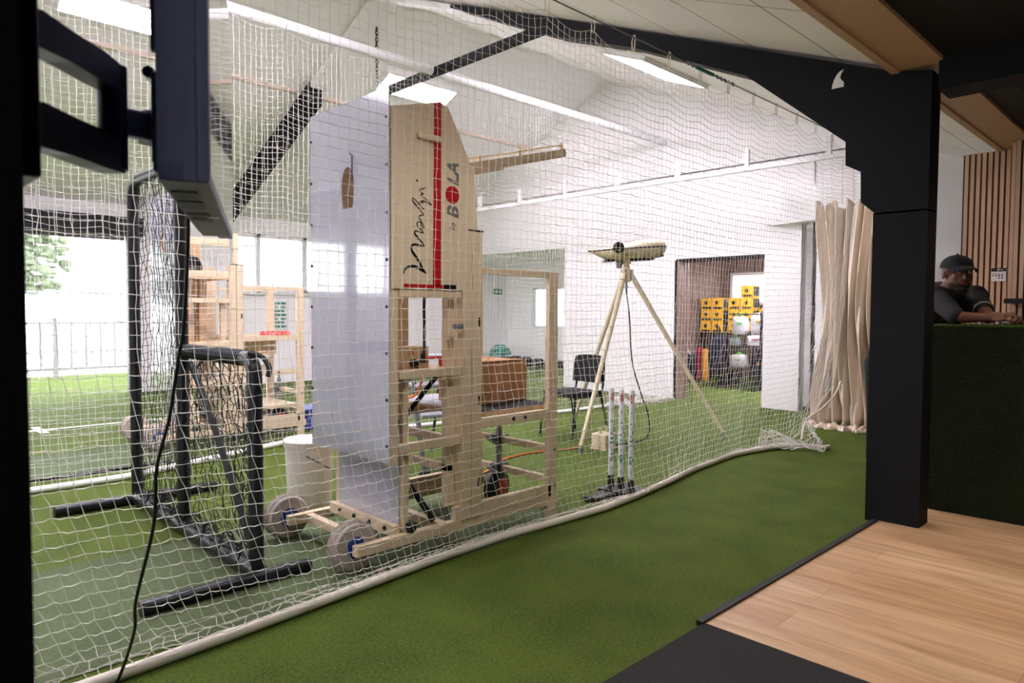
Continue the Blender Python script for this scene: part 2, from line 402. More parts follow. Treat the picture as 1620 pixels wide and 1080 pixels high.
MB().box((13.375, 5.8, 1.54), (13.38, 7.15, 2.08)).build('pane', M['lit_pane'], w3)
# annex gym beyond the left opening
sbox('wall_gym', (12.4, 12.0, 0), (12.6, 14.5, 2.55), WW, 'white back wall of the side room'); sbox('wall_gym', (12.4, 7.52, 0), (12.6, 10.7, 2.55), WW, 'white back wall of the side room')
sbox('wall_gym', (12.4, 10.7, 0), (12.6, 12.0, .92), WW, 'white back wall of the side room'); sbox('wall_gym', (12.4, 10.7, 1.92), (12.6, 12.0, 2.55), WW, 'white back wall of the side room')
sbox('wall_gym', (9.36, 12.9, 0), (12.4, 13.0, 2.55), WW, 'white side wall of the side room')
w4 = thing('window_4', None, None, (12.5, 11.3, .92)); struct(w4, 'white framed window in the side room', 'window')
MB().box((12.42, 10.7, .92), (12.5, 12, .98)).box((12.42, 10.7, 1.86), (12.5, 12, 1.92)).box((12.42, 10.7, .95), (12.5, 10.76, 1.9)).box((12.42, 11.94, .95), (12.5, 12, 1.9)).box((12.42, 11.28, .95), (12.5, 11.34, 1.9)).build('window_frame', M['white_metal'], w4)
MB().box((12.47, 10.7, .92), (12.475, 12, 1.92)).build('pane', M['glass'], w4)
# enclosing walls out of view
sbox('wall_left', (-6.2, -4, 0), (-6, 12.2, 5.2), WW, 'white end wall of the hall behind the camera side')
sbox('wall_back', (-6, -4.2, 0), (13.6, -4, 3.0), M['black_paint'], 'dark wall behind the camera')
sbox('wall_side', (13.4, -4, 0), (13.6, 3.4, 3.0), WW, 'white far side wall beyond the reception')
sbox('wall_left', (-6, 1.0, 0), (-4, 1.2, 3.0), M['black_paint'], 'dark return wall beside the camera')

# ------------------------------------------------------------------ portal frame, soffit, dark ceiling
BP = M['black_paint']
def frame(x, label, t=.2):
    b = MB().box((x, 1.25, 0), (x + t - .02, 1.555, 1.93))
    poly = [(1.25, 2.74), (1.25, 1.92), (1.535, 1.92), (1.63, 2.007), (1.635, 2.197), (1.728, 2.25), (1.732, 2.40), (2.424, 2.98), (3.41, 3.437), (4.236, 3.749),
            (4.9, 4.06), (5.72, 4.452), (5.72, 4.49), (4.1, 3.85), (1.44, 2.772)]
    b.prism(poly, lambda a, c, d: (d, a, c), x, x + t - .02)
    b.box((x + .05, 4.31, 3.86), (x + .12, 6.98, 3.94))
    struct(b.build('beam_frame', BP), label, 'beam')
    struct(MB().prism([(8.72, 4.11), (11.9, 2.70), (11.9, 2.94), (8.72, 4.38)], lambda a, c, d: (d, a, c), x, x + t).build('beam_rafter', BP), 'black rafter on the far slope seen between the screen and the white sheet', 'beam')
    struct(MB().prism([(4.95, 4.15), (RY, 5.0), (8.7, 4.31), (8.7, 4.38), (RY, 5.08), (4.95, 4.18)], lambda a, c, d: (d, a, c), x + .02, x + t).build('beam_casing', M['white_wall']), 'white cased ridge of the roof frame', 'beam')
frame(4.655, 'black boxed pillar and stepped rafter dividing hall from reception')
fb = MB().box((.02, 1.24, 0), (.205, 1.6, 2.76)).prism([(1.3, 1.9), (1.7, 2.3), (2.4, 2.98), (2.6, 3.2), (1.44, 2.772), (1.3, 2.72)], lambda a, c, d: (d, a, c), .02, .2)
struct(fb.build('beam_frame', BP), 'black pillar at the left edge of the view', 'beam')
lg = [(-.0, .0), (.075, .0), (.075, .028), (.069, .036), (.058, .046), (.052, .062), (.054, .078), (.062, .094), (.073, .108), (.05, .102), (.03, .084), (.014, .055), (.004, .025)]
MBl = MB().prism(lg, lambda a, c, d: (d, 1.825 - a, 2.752 + c), 4.651, 4.6545).build('wall_emblem', M['white'])
tag(MBl, 'white curved fin emblem on the black rafter', 'emblem')
sbox('ceiling_soffit', (-6, 1.19, 2.775), (9.2, 1.425, 2.86), M['soffit'], 'warm wood soffit along the dark ceiling', 'ceiling')
sbox('trim_3', (-6, 1.425, 2.76), (9.2, 1.47, 2.80), M['soffit'], 'wood edge batten of the soffit', 'trim')
sbox('ceiling_dark', (-6, -4, 2.80), (13.4, 1.19, 2.9), M['black_ceiling'], 'black painted ceiling over the reception', 'ceiling')
sbox('beam_cross', (4.63, -4, 2.605), (4.86, 1.21, 2.82), BP, 'black cross beam running from the pillar', 'beam')
sbox('beam_edge', (-6, .35, 2.70), (4.63, .62, 2.80), BP, 'black boxed service run on the dark ceiling', 'beam')
sbox('beam_edge', (4.86, .75, 2.72), (9.2, .95, 2.80), BP, 'black boxed service run beyond the cross beam', 'beam')
# slatted wall behind the reception
sbox('wall_slats', (7.53, -4, 0), (7.6, 1.74, 2.775), M['slat_back'], 'dark backing of the slatted reception wall')
sl = MB(); y = 1.69
while y > 1.36: sl.box((7.49, y, .02), (7.53, y + .030, 2.77)); y -= .0455
struct(sl.build('wall_cladding', M['slat_wood'], origin=(0, 0, 0)), 'pale wood slats on the reception wall', 'wall')
sbox('wall_slats', (7.22, -4, 0), (7.53, 1.285, 2.775), M['slat_back'], 'dark backing of the projecting slatted wall')
sl = MB(); y = 1.245
while y > -1.0: sl.box((7.18, y, .02), (7.22, y + .030, 2.77)); y -= .0455
for k in range(5): sl.box((7.23 + k * .055, 1.285, .02), (7.265 + k * .055, 1.315, 2.77))
struct(sl.build('wall_cladding', M['slat_wood'], origin=(0, 0, 0)), 'pale wood slats on the projecting reception wall', 'wall')

# ------------------------------------------------------------------ hall fixtures: lights, rails, battens
def ceiling_light(x, y, label, L=1.2, W=.55, z=None, m='led'):
    sl = 0 if z else (.4 if y < RY else -.45); z = z or roofz(y)
    t = thing('ceiling_light', label, 'ceiling light', (x, y, z - .03), 'flat panel lights on the hall ceiling')
    d = Vector((0, 1, sl)).normalized(); n = Vector((0, -d.z, d.y)); X = Vector((1, 0, 0))
    mt = Matrix((X, d, n)).transposed().to_4x4(); mt.translation = Vector((x, y, z - .03))
    fbm = MB()
    for a, b in (((-L / 2 - .03, -W / 2 - .03, -.02), (L / 2 + .03, -W / 2, .03)), ((-L / 2 - .03, W / 2, -.02), (L / 2 + .03, W / 2 + .03, .03)),
                 ((-L / 2 - .03, -W / 2, -.02), (-L / 2, W / 2, .03)), ((L / 2, -W / 2, -.02), (L / 2 + .03, W / 2, .03))): fbm.box(a, b, mtx=mt)
    fbm.build('frame', M['white_metal'], t); MB().box((-L / 2, -W / 2, -.01), (L / 2, W / 2, .02), mtx=mt).build('diffuser', M[m], t)
for x, y, lb in ((2.35, 8.44, 'bright panel light high at the upper left, seen past the screen mount'), (6.2, 8.37, 'bright panel light just above the tall beige fin'),
                 (6.6, 4.5, 'bright panel light near the dark rafter, half veiled by netting'), (2.2, 4.5, 'panel light on the near slope above the black screen'),
                 (-1.8, 4.5, 'panel light on the near slope over the left end'), (-1.8, 8.4, 'panel light on the far slope over the left end'), (.2, 8.44, 'added unseen panel light on the far slope beyond the left pillar')):  # last panel is added out of view to brighten the left side
    ceiling_light(x, y, lb, W=.36 if y > 8 else .55)
ceiling_light(11.0, 5.2, 'added unseen panel light in the ceiling of the store', z=2.52, m='led'); ceiling_light(10.2, 7.95, 'added unseen panel light in the ceiling of the side room', L=.9, z=2.52, m='led')  # both panels are added out of sight to light store and side room
tag(MB().tube([(-5.9, 6.1, 3.915), (9.19, 6.1, 3.915)], .05, 14).build('net_rail', M['white_metal'], smooth=True), 'long white round rail carrying the second net', 'rail')
tag(MB().box((-5.9, 8.93, roofz(8.93) - .05), (9.19, 8.99, roofz(8.93) + .03)).build('ceiling_batten', M['pink_batten']), 'pale pinkish batten along the far ceiling slope', 'batten')
hg = thing('hanging_chain', 'short dark chain hanging from the roof above the white sheet', 'chain', (5.0, 7.6, 3.4))
for k in range(16): MB().tube([(5.0 + .018 * math.cos(q) * (k % 2), 7.6 + .018 * math.cos(q) * (1 - k % 2), roofz(7.6) - .05 - k * .045 + .03 * math.sin(q)) for q in [i * PI / 5 for i in range(10)]], .008, 6, closed=True).build('link', M['ink'], hg)
tr = thing('curtain_track', 'white curtain track on the end wall above the openings', 'track', (8.2, 6, 3.09))
MB().box((8.17, 2.75, 3.075), (8.23, 11.9, 3.125)).build('rail', M['white_metal'], tr)
for k in range(9): MB().box((8.18, 3.2 + k * 1.0, 3.125), (8.22, 3.26 + k * 1.0, min(3.34, roofz(3.2 + k)))).build('bracket', M['white_metal'], tr)

# ------------------------------------------------------------------ outside the roller opening
struct(MB().add([(-30, 12.2, -.03), (40, 12.2, -.03), (40, 60, -.03), (-30, 60, -.03)], [(0, 1, 2, 3)]).build('ground_outside', M['concrete']), 'pale concrete yard outside', 'ground')
fe = thing('yard_fence', 'pale railing fence in the bright yard outside', 'fence', (0, 15.5, 0))
for z in (.14, 1.02): MB().box((-9, 15.48, z), (9, 15.52, z + .05)).build('rail', M['fence_white'], fe)
fbm = MB()
for k in range(72): fbm.box((-9 + k * .25, 15.485, .15), (-8.965 + k * .25, 15.515, 1.04))
fbm.build('balusters', M['fence_white'], fe)
for k in range(7): MB().box((-9 + k * 3 - .04, 15.45, -.03), (-9 + k * 3 + .04, 15.55, 1.15)).build('post', M['fence_white'], fe)
hf = thing('mesh_fence', 'tall thin mesh fence behind the pale railing', 'fence', (0, 19, 0))
for k in range(7): MB().tube([(-9 + k * 3, 19, -.03), (-9 + k * 3, 19, 3.2)], .04).build('post', M['grey_metal'], hf)
for z in (.3, 1.7, 3.1): MB().tube([(-9, 19, z), (9, 19, z)], .025).build('rail', M['grey_metal'], hf)
for i, (x, h, lb) in enumerate(((-3.2, 4.2, 'leftmost pale tree beyond the yard fence'), (.6, 5.2, 'tall pale tree in the middle beyond the yard fence'), (3.6, 4.6, 'pale tree at the right of the roller opening'))):
    t = thing('tree', lb, 'tree', (x, 23, 0), 'trees beyond the yard')
    MB().tube([(x, 23, -.03), (x + .1, 23, h * .55)], [.14, .08]).build('trunk', M['bark'], t)
    b = MB()
    for k in range(420):
        a = random.uniform(0, 6.28); zc = random.uniform(-1.1, 1.5); rr = random.uniform(.1, 1.25) * math.sqrt(max(.05, 1 - (zc / 1.65) ** 2)); b.ball((x + rr * math.cos(a), 23 + rr * math.sin(a), h * .62 + zc), random.uniform(.07, .19), 6, sc=(1, 1, random.uniform(.5, 1)))
    b.build('crown', M['leaf'], t, True)

# ------------------------------------------------------------------ nets
def wire_net(name, fn, nu, nv, m, parent, thick, mids=False, midfn=None):
    """one continuous knotted net: fn(i, j) gives each knot, the cord is grown along the grid lines"""
    o0 = WLOC[parent.name] if parent is not None else Vector((0, 0, 0))
    vs = [fn(i, j) - o0 for j in range(nv + 1) for i in range(nu + 1)]
    K = lambda i, j: j * (nu + 1) + i
    fs = []
    if mids:
        hm, vm = {}, {}
        for j in range(nv + 1):
            for i in range(nu):
                hm[i, j] = len(vs); vs.append((vs[K(i, j)] + vs[K(i + 1, j)]) / 2 + midfn(i, j))
        for j in range(nv):
            for i in range(nu):
                fs.append((K(i, j), hm[i, j], K(i + 1, j), K(i + 1, j + 1), hm[i, j + 1], K(i, j + 1)))
    else:
        for j in range(nv):
            for i in range(nu): fs.append((K(i, j), K(i + 1, j), K(i + 1, j + 1), K(i, j + 1)))
    me = bpy.data.meshes.new(name); me.from_pydata(vs, [], fs); me.materials.append(m); me.update()
    o = bpy.data.objects.new(name, me); COL.objects.link(o)
    if parent is not None: o.parent = parent
    w = o.modifiers.new('cord', 'WIREFRAME'); w.thickness = thick; w.offset = 0; w.use_even_offset = False; w.use_boundary = True; w.use_replace = True
    WLOC[o.name] = o0
    return o

ROPE = [(-1.2, 2.60), (.67, 2.665), (1.18, 2.705), (1.83, 2.77), (2.26, 2.815), (2.73, 2.835), (3.12, 2.815), (3.6, 2.80), (4.02, 2.84), (4.54, 2.918), (5.06, 3.01), (5.84, 3.08), (6.6, 2.96), (7.9, 3.0)]
TOPZ = 3.12
def hemz(x): return .45 * sm(6.5, 7.9, x) ** 1.3
def net1(i, j, n=64, R=random.Random(3)):
    x = -1.2 + i * .05; hz = hemz(x)
    scal = .06 * math.sin(PI * ((x + 1.2) % .42) / .42)
    nfl = 5; hang = n - nfl
    top = TOPZ - .07
    yr = lerp_tab(ROPE, x); yh = 2.86 + (yr - 2.86) * sm(3.2, 4.8, x)
    jx, jy, jz = [R.uniform(-1, 1) for _ in range(3)]
    if j <= hang:
        t = j / hang; z = top + (hz + .035 - top) * t - scal * max(0, 1 - t * 3.2) ** 2
        y = 2.80 + (yh - 2.80) * t ** 2 + .018 * math.sin(x * 3.1 + z * 1.3) * t
        amp = .0035 + .004 * t
        shear = (.26 * (1 - sm(3.6, 5.2, x)) + .06) * max(0, (1.25 - z) / 1.25) ** 1.5
        zz = z + .7 * amp * jz + .008 * math.sin(x * 2.6 + z * 2) + .012 * t * math.sin(x * 1.9 + 1)
        return Vector((x + shear + amp * jx, y + .01 * jy * t, max(zz, .012)))
    k = j - hang; t = k / nfl
    x += .26 * (1 - sm(3.6, 5.2, x)) + .06
    return Vector((x + .02 * jx + .012 * math.sin(x * 40 + k * 2), yh + (yr - yh) * t + .008 * jy, hz + .03 + .022 * abs(math.sin(k * 1.57 + x * 2.7)) + .008 * abs(jz)))
rr = random.Random(5)
def net1mid(i, j):
    t = j / 64; a = .0006 + .011 * max(0, t - .5)
    return Vector((0, .004 * rr.uniform(-1, 1), -a - a * .5 * rr.uniform(-1, 1) if j < 60 else a * rr.uniform(0, 1)))
n1 = thing('sports_net', 'large near white practice net hung across the front of the lane', 'net', (3, 2.8, 0), 'white practice nets')
wire_net('mesh', net1, 181, 64, M['white_net'], n1, .0038, True, net1mid)
rp = [Vector((x, lerp_tab(ROPE, x), hemz(x) + .024)) for x in [(-1.2 + k * .1) for k in range(79)]]
tag(MB().tube(rp, .023, 10).build('bottom_rope', M['white_cord'], n1, True), 'cream rope weighting the bottom edge')
lb_ = MB()
for k in range(22):
    x = -1.2 + .42 * k
    pts = [(x - .012, 2.8, TOPZ - .085), (x - .016, 2.8, TOPZ - .03), (x - .006, 2.795, TOPZ + .012), (x + .01, 2.795, TOPZ + .012), (x + .016, 2.8, TOPZ - .03), (x + .008, 2.8, TOPZ - .085)]
    MB().tube(catmull(pts, 4), .004, 6).build('hanging_loop', M['white_cord'], n1, True)
# crumpled net at the right hand end of the hem
def pile(i, j, R=random.Random(9)):
    u, v = i / 22, j / 16
    x = 6.15 + .75 * u; y = 2.98 - .36 * v + .1 * math.sin(u * 5 + v * 3)
    z = .02 + (.10 + .14 * u * (1 - v)) * abs(math.sin(u * 4.5 + 1.2 * v)) * (1 - .4 * v) + .03 * R.random()
    return Vector((x + .02 * R.uniform(-1, 1), y + .02 * R.uniform(-1, 1), z))
wire_net('crumpled_end', pile, 22, 16, M['white_net'], n1, .006)
MB().tube(catmull([(6.15, 3.05, .03), (6.4, 2.98, .03), (6.55, 2.85, .05), (6.72, 2.66, .03), (6.82, 2.62, .03)], 8), .022, 8).build('rope_tail', M['white_cord'], n1, True)
MB().tube(catmull([(6.62, 2.8, .10), (6.95, 2.9, .24), (7.35, 2.92, .30), (7.8, 2.95, .42), (8.05, 2.98, .55)], 8), .009, 8).build('hem_cord', M['white_cord'], n1, True)
cb = thing('support_cable', 'thin steel cable holding up the near net, with turnbuckle', 'cable', (3, 2.8, TOPZ))
MB().tube([(-5.9, 2.795, TOPZ), (9.2, 2.795, TOPZ)], .005, 6).build('wire', M['grey_metal'], cb)
tb = MB().tube([(4.62, 2.795, TOPZ), (4.86, 2.795, TOPZ)], .013, 8)
for x in (4.5, 4.56, 4.92, 4.98, 5.04, 5.16): MB().tube([(x, 2.785, TOPZ - .012), (x, 2.805, TOPZ + .012)], .011, 6).build('cable_clip', M['grey_metal'], cb)
tag(tb.build('turnbuckle', M['teal'], cb), 'greenish turnbuckle')

R2 = [(-3, 5.8), (1.6, 5.86), (2.6, 6.2), (3.56, 6.5), (5, 6.25), (6.17, 5.99), (8.67, 5.86), (9.1, 5.9)]
def net2(i, j, n=76, R=random.Random(13)):
    x = -3 + i * .05; t = j / n; z = 3.87 - .05 * abs(math.sin(PI * x / .5)) * (1 - t) + (.02 - 3.87) * t
    y = 6.1 + (lerp_tab(R2, x) - 6.1) * t ** 3 + .02 * math.sin(x * 2.3 + z) * t
    return Vector((x + .004 * R.uniform(-1, 1), y, z + .004 * R.uniform(-1, 1) + .006 * math.sin(x * 3)))
n2 = thing('sports_net', 'farther white practice net between the two bowling machines', 'net', (3, 6.1, 0), 'white practice nets')
wire_net('mesh', net2, 243, 76, M['white_net'], n2, .0036)
MB().tube([Vector((x, lerp_tab(R2, x) - .02, .024)) for x in [(-3 + k * .15) for k in range(81)]], .026, 10).build('bottom_rope', M['white_line'], n2, True)
def heap(i, j, R=random.Random(19)):
    u, v = i / 26, j / 12
    return Vector((7.6 + 1.3 * u + .02 * R.uniform(-1, 1), 5.95 - .3 * v, .02 + .12 * abs(math.sin(u * 7 + v * 2)) * math.sin(PI * v) + .02 * R.random()))
wire_net('crumpled_end', heap, 26, 12, M['white_net'], n2, .007)

# cream curtain gathered at the corner, with its netted header
cu = thing('curtain', 'cream canvas curtain gathered by the black pillar', 'curtain', (8.2, 2.98, 0))
vs, fs = [], []; NU, NV = 150, 26
Rn = random.Random(4); ph = [Rn.uniform(0, 6) for _ in range(12)]
for j in range(NV + 1):
    t = j / NV; z = 2.56 - 2.53 * t
    wd = .40 - .10 * math.sin(PI * min(1, t * 1.15)) + .02 * math.sin(t * 9)
    for i in range(NU + 1):
        u = i / NU; a = u * 2 - 1
        fold = .07 * math.sin(u * 46 + 1.6 * math.sin(t * 3 + ph[1]) + ph[0]) + .035 * math.sin(u * 83 + t * 4 + ph[2]) + .02 * math.sin(u * 20 - t * 6)
        zz = z + (.05 * math.sin(u * 31) if j == 0 else 0)
        if t > .93: zz = max(.015, zz)
        vs.append((8.22 + fold + .03 * math.sin(t * 5 + u * 4) + (.05 * math.sin(u * 18) if t > .9 else 0), 2.98 - a * wd - .1 * t * (1 - t) * math.sin(u * 9), zz))
for j in range(NV):
    for i in range(NU): a = j * (NU + 1) + i; fs.append((a, a + 1, a + NU + 2, a + NU + 1))
c = MB().add(vs, fs).build('cloth', M['curtain'], cu, True)
so = c.modifiers.new('thick', 'SOLIDIFY'); so.thickness = .004
def head(i, j): return Vector((8.2 + .05 * math.sin(i * 1.3), 3.36 - i * .024 + .0, 3.08 - j * .036))
wire_net('header_net', head, 32, 15, M['white_net'], cu, .005)
hv, hf_ = [], []
for i in range(41):
    a = i / 40; y = 3.36 - .8 * a; rr_ = .05 + .02 * math.sin(i * 1.7)
    for k in range(9):
        an = PI * k / 8; hv.append((8.08 + .05 * math.sin(i * .8) - rr_ * 1.7 * math.cos(an) + .015 * math.sin(i * 2.3 + k), y, .006 + rr_ * (1 + .3 * math.sin(i * 1.1 + k)) * math.sin(an)))
for i in range(40):
    for k in range(8): a = i * 9 + k; hf_.append((a, a + 1, a + 10, a + 9))
MB().add(hv, hf_).build('trailing_hem', M['curtain'], cu, True)

# ------------------------------------------------------------------ black L-shaped bowling screen
LX, LA, LBm, LN = 1.43, 5.05, 4.18, 3.22
ls = thing('bowling_screen', 'black padded L-shaped screen frame with black netting', 'screen', (LX, 4.1, 0))
r = .036
def bend(pts, rad, k=5):
    out = [Vector(pts[0])]
    for a, b, c in zip(pts, pts[1:], pts[2:]):
        a, b, c = Vector(a), Vector(b), Vector(c); p = b + (a - b).normalized() * rad; q = b + (c - b).normalized() * rad
        for i in range(k + 1):
            t = i / k; out.append(p * (1 - t) ** 2 + b * 2 * t * (1 - t) + q * t * t)
    out.append(Vector(pts[-1])); return out
MB().tube(bend([(LX, LA, .04), (LX, LA, 2.14), (LX, LBm, 2.14), (LX, LBm, .04)], .14, 7), r, 14).build('tall_frame', M['black_pad'], ls, True)
MB().tube(bend([(LX, LBm, 1.07), (LX, LN, 1.07), (LX, LN, .04)], .1, 6), r, 14).build('low_frame', M['black_pad'], ls, True)
MB().tube([(LX, LA + .02, .05), (LX, LN - .02, .05)], .045, 14).build('bottom_rail', M['black_pad'], ls, True)
for y in (LA + .03, LN - .05): MB().tube([(.9 + .06 * (y > 4), y, .034), (1.68 + .28 * (y > 4), y, .034)], .033, 14).build('foot', M['black_pad'], ls, True)
wr = MB()
for k in range(30): wr.lathe([(r + .001, -.006), (r + .005, 0), (r + .001, .006)], (LX, LBm - .08 - k * .026, 1.07), (0, 1, .12), 10)
tag(wr.build('lacing', M['black_net'], ls), 'black cord lacing wound round the low top bar', None, None, 'stuff')
ln = MB().tube(catmull([(LX - .01, LN + .04, 1.10), (LX + .03, LN - .02, 1.08), (LX + .04, LN - .07, 1.03), (LX + .03, LN - .08, .99)], 5), .013, 6)
ln.build('knot', M['black_net'], ls, True)
def lnet_t(i, j, R=random.Random(2)):
    y = LA - .02 - i * (LA - LBm - .04) / 19; z = 2.11 - j * 2.03 / 45
    b = .06 * math.sin(PI * i / 19) * math.sin(PI * j / 45)
    return Vector((LX + b + .008 * R.uniform(-1, 1), y + .007 * R.uniform(-1, 1), z - .01 * math.sin(i * .9) + .006 * R.uniform(-1, 1)))
def lnet_b(i, j, R=random.Random(6)):
    y = LBm - .01 - i * (LBm - LN - .03) / 24; z = 1.05 - j * .97 / 26
    b = .12 * math.sin(PI * i / 24) * (j / 26)
    return Vector((LX + b + .012 * R.uniform(-1, 1), y + .012 * R.uniform(-1, 1), z - .016 * math.sin(i * .8 + j * .4) + .01 * R.uniform(-1, 1)))
wire_net('tall_netting', lnet_t, 19, 45, M['black_net'], ls, .005)
wire_net('low_netting', lnet_b, 24, 26, M['black_net'], ls, .0055)
def lnet_s(i, j, R=random.Random(8)):  # slack net gathered on the bottom rail
    return Vector((LX - .05 + .02 * i + .012 * R.uniform(-1, 1), LA - .1 - j * (LA - LN - .2) / 40, .09 + .03 * math.sin(j * 1.1 + i) + .03 * (1 - abs(i - 3) / 3)))
wire_net('slack_netting', lnet_s, 6, 40, M['black_net'], ls, .007)
dg = [Vector((LX + .03, LBm - .03 - t * .86, 1.0 - .93 * t ** 1.15)) for t in [k / 14 for k in range(15)]]
MB().tube(dg, .018, 7).build('gathered_cord', M['black_net'], ls, True)

# ------------------------------------------------------------------ bowling machines
BG, BW = M['beige'], M['beige_wood']
def bolt(b, p, ax, r=.009, h=.008): b.lathe([(r, 0), (r, h * .6), (r * .6, h)], p, ax, 8)
def bowling_machine(label, ox=0, oy=0, fin=True):
    t = thing('bowling_machine', label, 'bowling machine', (2.5 + ox, 3.3 + oy, 0), 'tall beige bowling machines on wheels')
    P = lambda x, y, z: (x + ox, y + oy, z)
    def bx(name, boxes, m=BW, lab=None, bev=.003):
        b = MB()
        for a, c in boxes: b.box(P(*a), P(*c), bev=bev)
        o = b.build(name, m, t)
        if lab: o['label'] = lab
        return o
    N0, N1, F0_, F1 = 2.92, 2.965, 3.62, 3.665
    # wheeled base
    bx('base_rail', [((1.80, N0, .095), (3.27, N1, .15))]); bx('base_rail', [((1.80, F0_, .095), (3.27, F1, .15))])
    bx('bottom_bar', [((2.42, N0 - .002, .15), (3.2, N1 - .01, .225))]); bx('bottom_bar', [((2.42, F0_, .15), (3.2, F1, .225))])
    bx('cross_rail', [((1.90, N1, .10), (1.945, F0_, .145))]); bx('cross_rail', [((2.35, N1, .10), (2.40, F0_, .145))])
    pb = MB().box(P(2.05, N1, .13), P(2.085, F0_, .19), bev=.003).build('panel_bar', BW, t)
    for k in range(4):
        b = MB(); bolt(b, P(2.05, 3.05 + k * .15, .165), (-1, 0, 0), .012, .012); b.build('bolt', M['black_plastic'], pb)
    for (y, s) in ((3.015, 1), (3.715, 1)):
        w = MB().lathe([(.055, -.04), (.095, -.046), (.112, -.042), (.123, -.026), (.126, 0), (.123, .026), (.112, .042), (.095, .046), (.055, .04)], P(1.83, y, .128), (0, 1, 0), 40)
        for d in (-.024, -.012, 0, .012, .024): w.lathe([(.122, -.004), (.128, 0), (.122, .004)], P(1.83, y + d, .128), (0, 1, 0), 40)
        w = w.build('wheel', M['rubber_tyre'], t, True); w['label'] = 'pale grey rubber tyred wheel'
        MB().lathe([(.03, -.043), (.052, -.043), (.057, -.036), (.057, .036), (.052, .043), (.03, .043)], P(1.83, y, .128), (0, 1, 0), 24).build('hub', M['blue'], w, True)
        MB().lathe([(.012, -.075), (.013, .06)], P(1.83, y, .128), (0, 1, 0), 14).build('axle', M['steel'], w, True)
    cs = MB().lathe([(.022, -.03), (.026, 0), (.022, .03)], P(2.13, N0 + .02, .175), (0, 1, 0), 14); cs.build('roller', M['black_plastic'], t, True)
    # front panels
    y0, y1, z0, z1 = N0 - .005, 3.70, .53, 2.41
    def loop(cx, cz, a, bt, bb, n=40):
        out = []
        for k in range(n):
            an = 2 * PI * k / n; c, s = math.cos(an), math.sin(an)
            out.append((cx + a * c, cz + (bt * s if s > 0 else bb * max(-1, 1.6 * s))))
        return out
    inner = loop(3.30, 1.97, .062, .10, .12); ic = (3.30, 1.97); outer = []
    for a, c in inner:
        d = (a - ic[0], c - ic[1]); k = 1e9
        if d[0] > 1e-6: k = min(k, (y1 - ic[0]) / d[0])
        if d[0] < -1e-6: k = min(k, (y0 - ic[0]) / d[0])
        if d[1] > 1e-6: k = min(k, (z1 - ic[1]) / d[1])
        if d[1] < -1e-6: k = min(k, (z0 - ic[1]) / d[1])
        outer.append((ic[0] + d[0] * k, ic[1] + d[1] * k))
    for cx, cz in ((y0, z0), (y1, z0), (y0, z1), (y1, z1)):
        i = min(range(len(outer)), key=lambda q: (outer[q][0] - cx) ** 2 + (outer[q][1] - cz) ** 2); outer[i] = (cx, cz)
    n = len(inner); vs = []
    for x in (1.985, 1.991): vs += [P(x, a, c) for a, c in inner] + [P(x, a, c) for a, c in outer]
    fs = []
    for i in range(n):
        j = (i + 1) % n
        fs += [(i, j, n + j, n + i), (2 * n + i, 3 * n + i, 3 * n + j, 2 * n + j), (i, 2 * n + i, 2 * n + j, j), (n + i, n + j, 3 * n + j, 3 * n + i)]
    fp = MB().add(vs, fs).build('front_panel', M['panel'], t); fp['label'] = 'tall glossy white sheet with a rounded ball hole'
    for yy in (N0 + .012, 3.69):
        for k in range(8 if yy < 3 else 9):
            b = MB(); bolt(b, P(1.985, yy, .62 + k * .235), (-1, 0, 0), .008, .008); b.build('bolt', M['black_plastic'], fp)
    gd = MB().tube([P(1.975, 3.24, 1.98), P(1.975, 3.24, 2.12), P(1.975, 3.27, 2.14)], .004, 6).build('hole_guard', M['purple_ink'], fp)
    MB().add([P(1.9845, y, z) for y, z in ((3.225, 1.97), (3.30, 1.97), (3.30, 2.15), (3.225, 2.15))], [(0, 1, 2, 3)])
    lp = MB().box(P(2.09, 2.985, .15), P(2.096, 3.58, .62)).build('lower_panel', M['panel'], t); lp['label'] = 'narrower glossy white lower sheet'
    # front and rear posts of the cabinet
    bx('post', [((1.992, N0, .52), (2.045, N1, 2.32))]); bx('post', [((1.992, F0_, .52), (2.045, F1, 2.32))])
    bx('leg', [((2.1, N1 - .01, .15), (2.135, N1 + .03, 1.0))]); bx('leg', [((2.1, F0_ - .03, .15), (2.135, F0_ + .01, 1.0))])
    bx('post', [((2.40, N1, .225), (2.45, N1 + .05, 1.42))]); bx('post', [((2.40, F0_ - .05, .225), (2.45, F0_, 1.42))])
    mp = MB().box(P(2.465, N0 - .01, .15), P(2.53, N1 + .02, 1.745), bev=.003).box(P(2.535, N0 - .01, .15), P(2.605, N1 + .02, 1.75), bev=.003).build('main_post', BW, t)
    MB().box(P(2.50, N0 - .012, 1.745), P(2.61, N1 + .022, 1.753)).build('post_cap', M['black_plastic'], mp)
    for z in (.32, .78, 1.22):
        MB().box(P(2.575, N0 - .0125, z), P(2.588, N0 - .0095, z + .05)).build('slot', M['ink'], mp)
    bx('main_post', [((2.465, F0_ - .02, .15), (2.60, F1 + .01, 1.75))]); 
    up = bx('upper_post', [((2.52, N1 - .03, 1.75), (2.565, N1 + .01, 2.06))])
    MB().box(P(2.50, N1 - .034, 1.90), P(2.567, N1 + .014, 1.905)).build('clamp_band', M['black_plastic'], up)
    # cabinet rails
    for (z0_, z1_) in ((1.375, 1.418), (.955, 1.0), (.575, .62)):
        bx('side_rail', [((2.05, N0 - .004, z0_), (2.46, N1 - .01, z1_))]); bx('side_rail', [((2.05, F0_, z0_), (2.46, F1, z1_))])
    bx('brace', [((2.40, N1, .42), (2.44, F0_, .46))]); bx('brace', [((2.11, N1, .36), (2.15, F0_, .40))])
    bx('brace', [((2.40, N1 + .05, .575), (2.44, F0_ - .05, .62))])
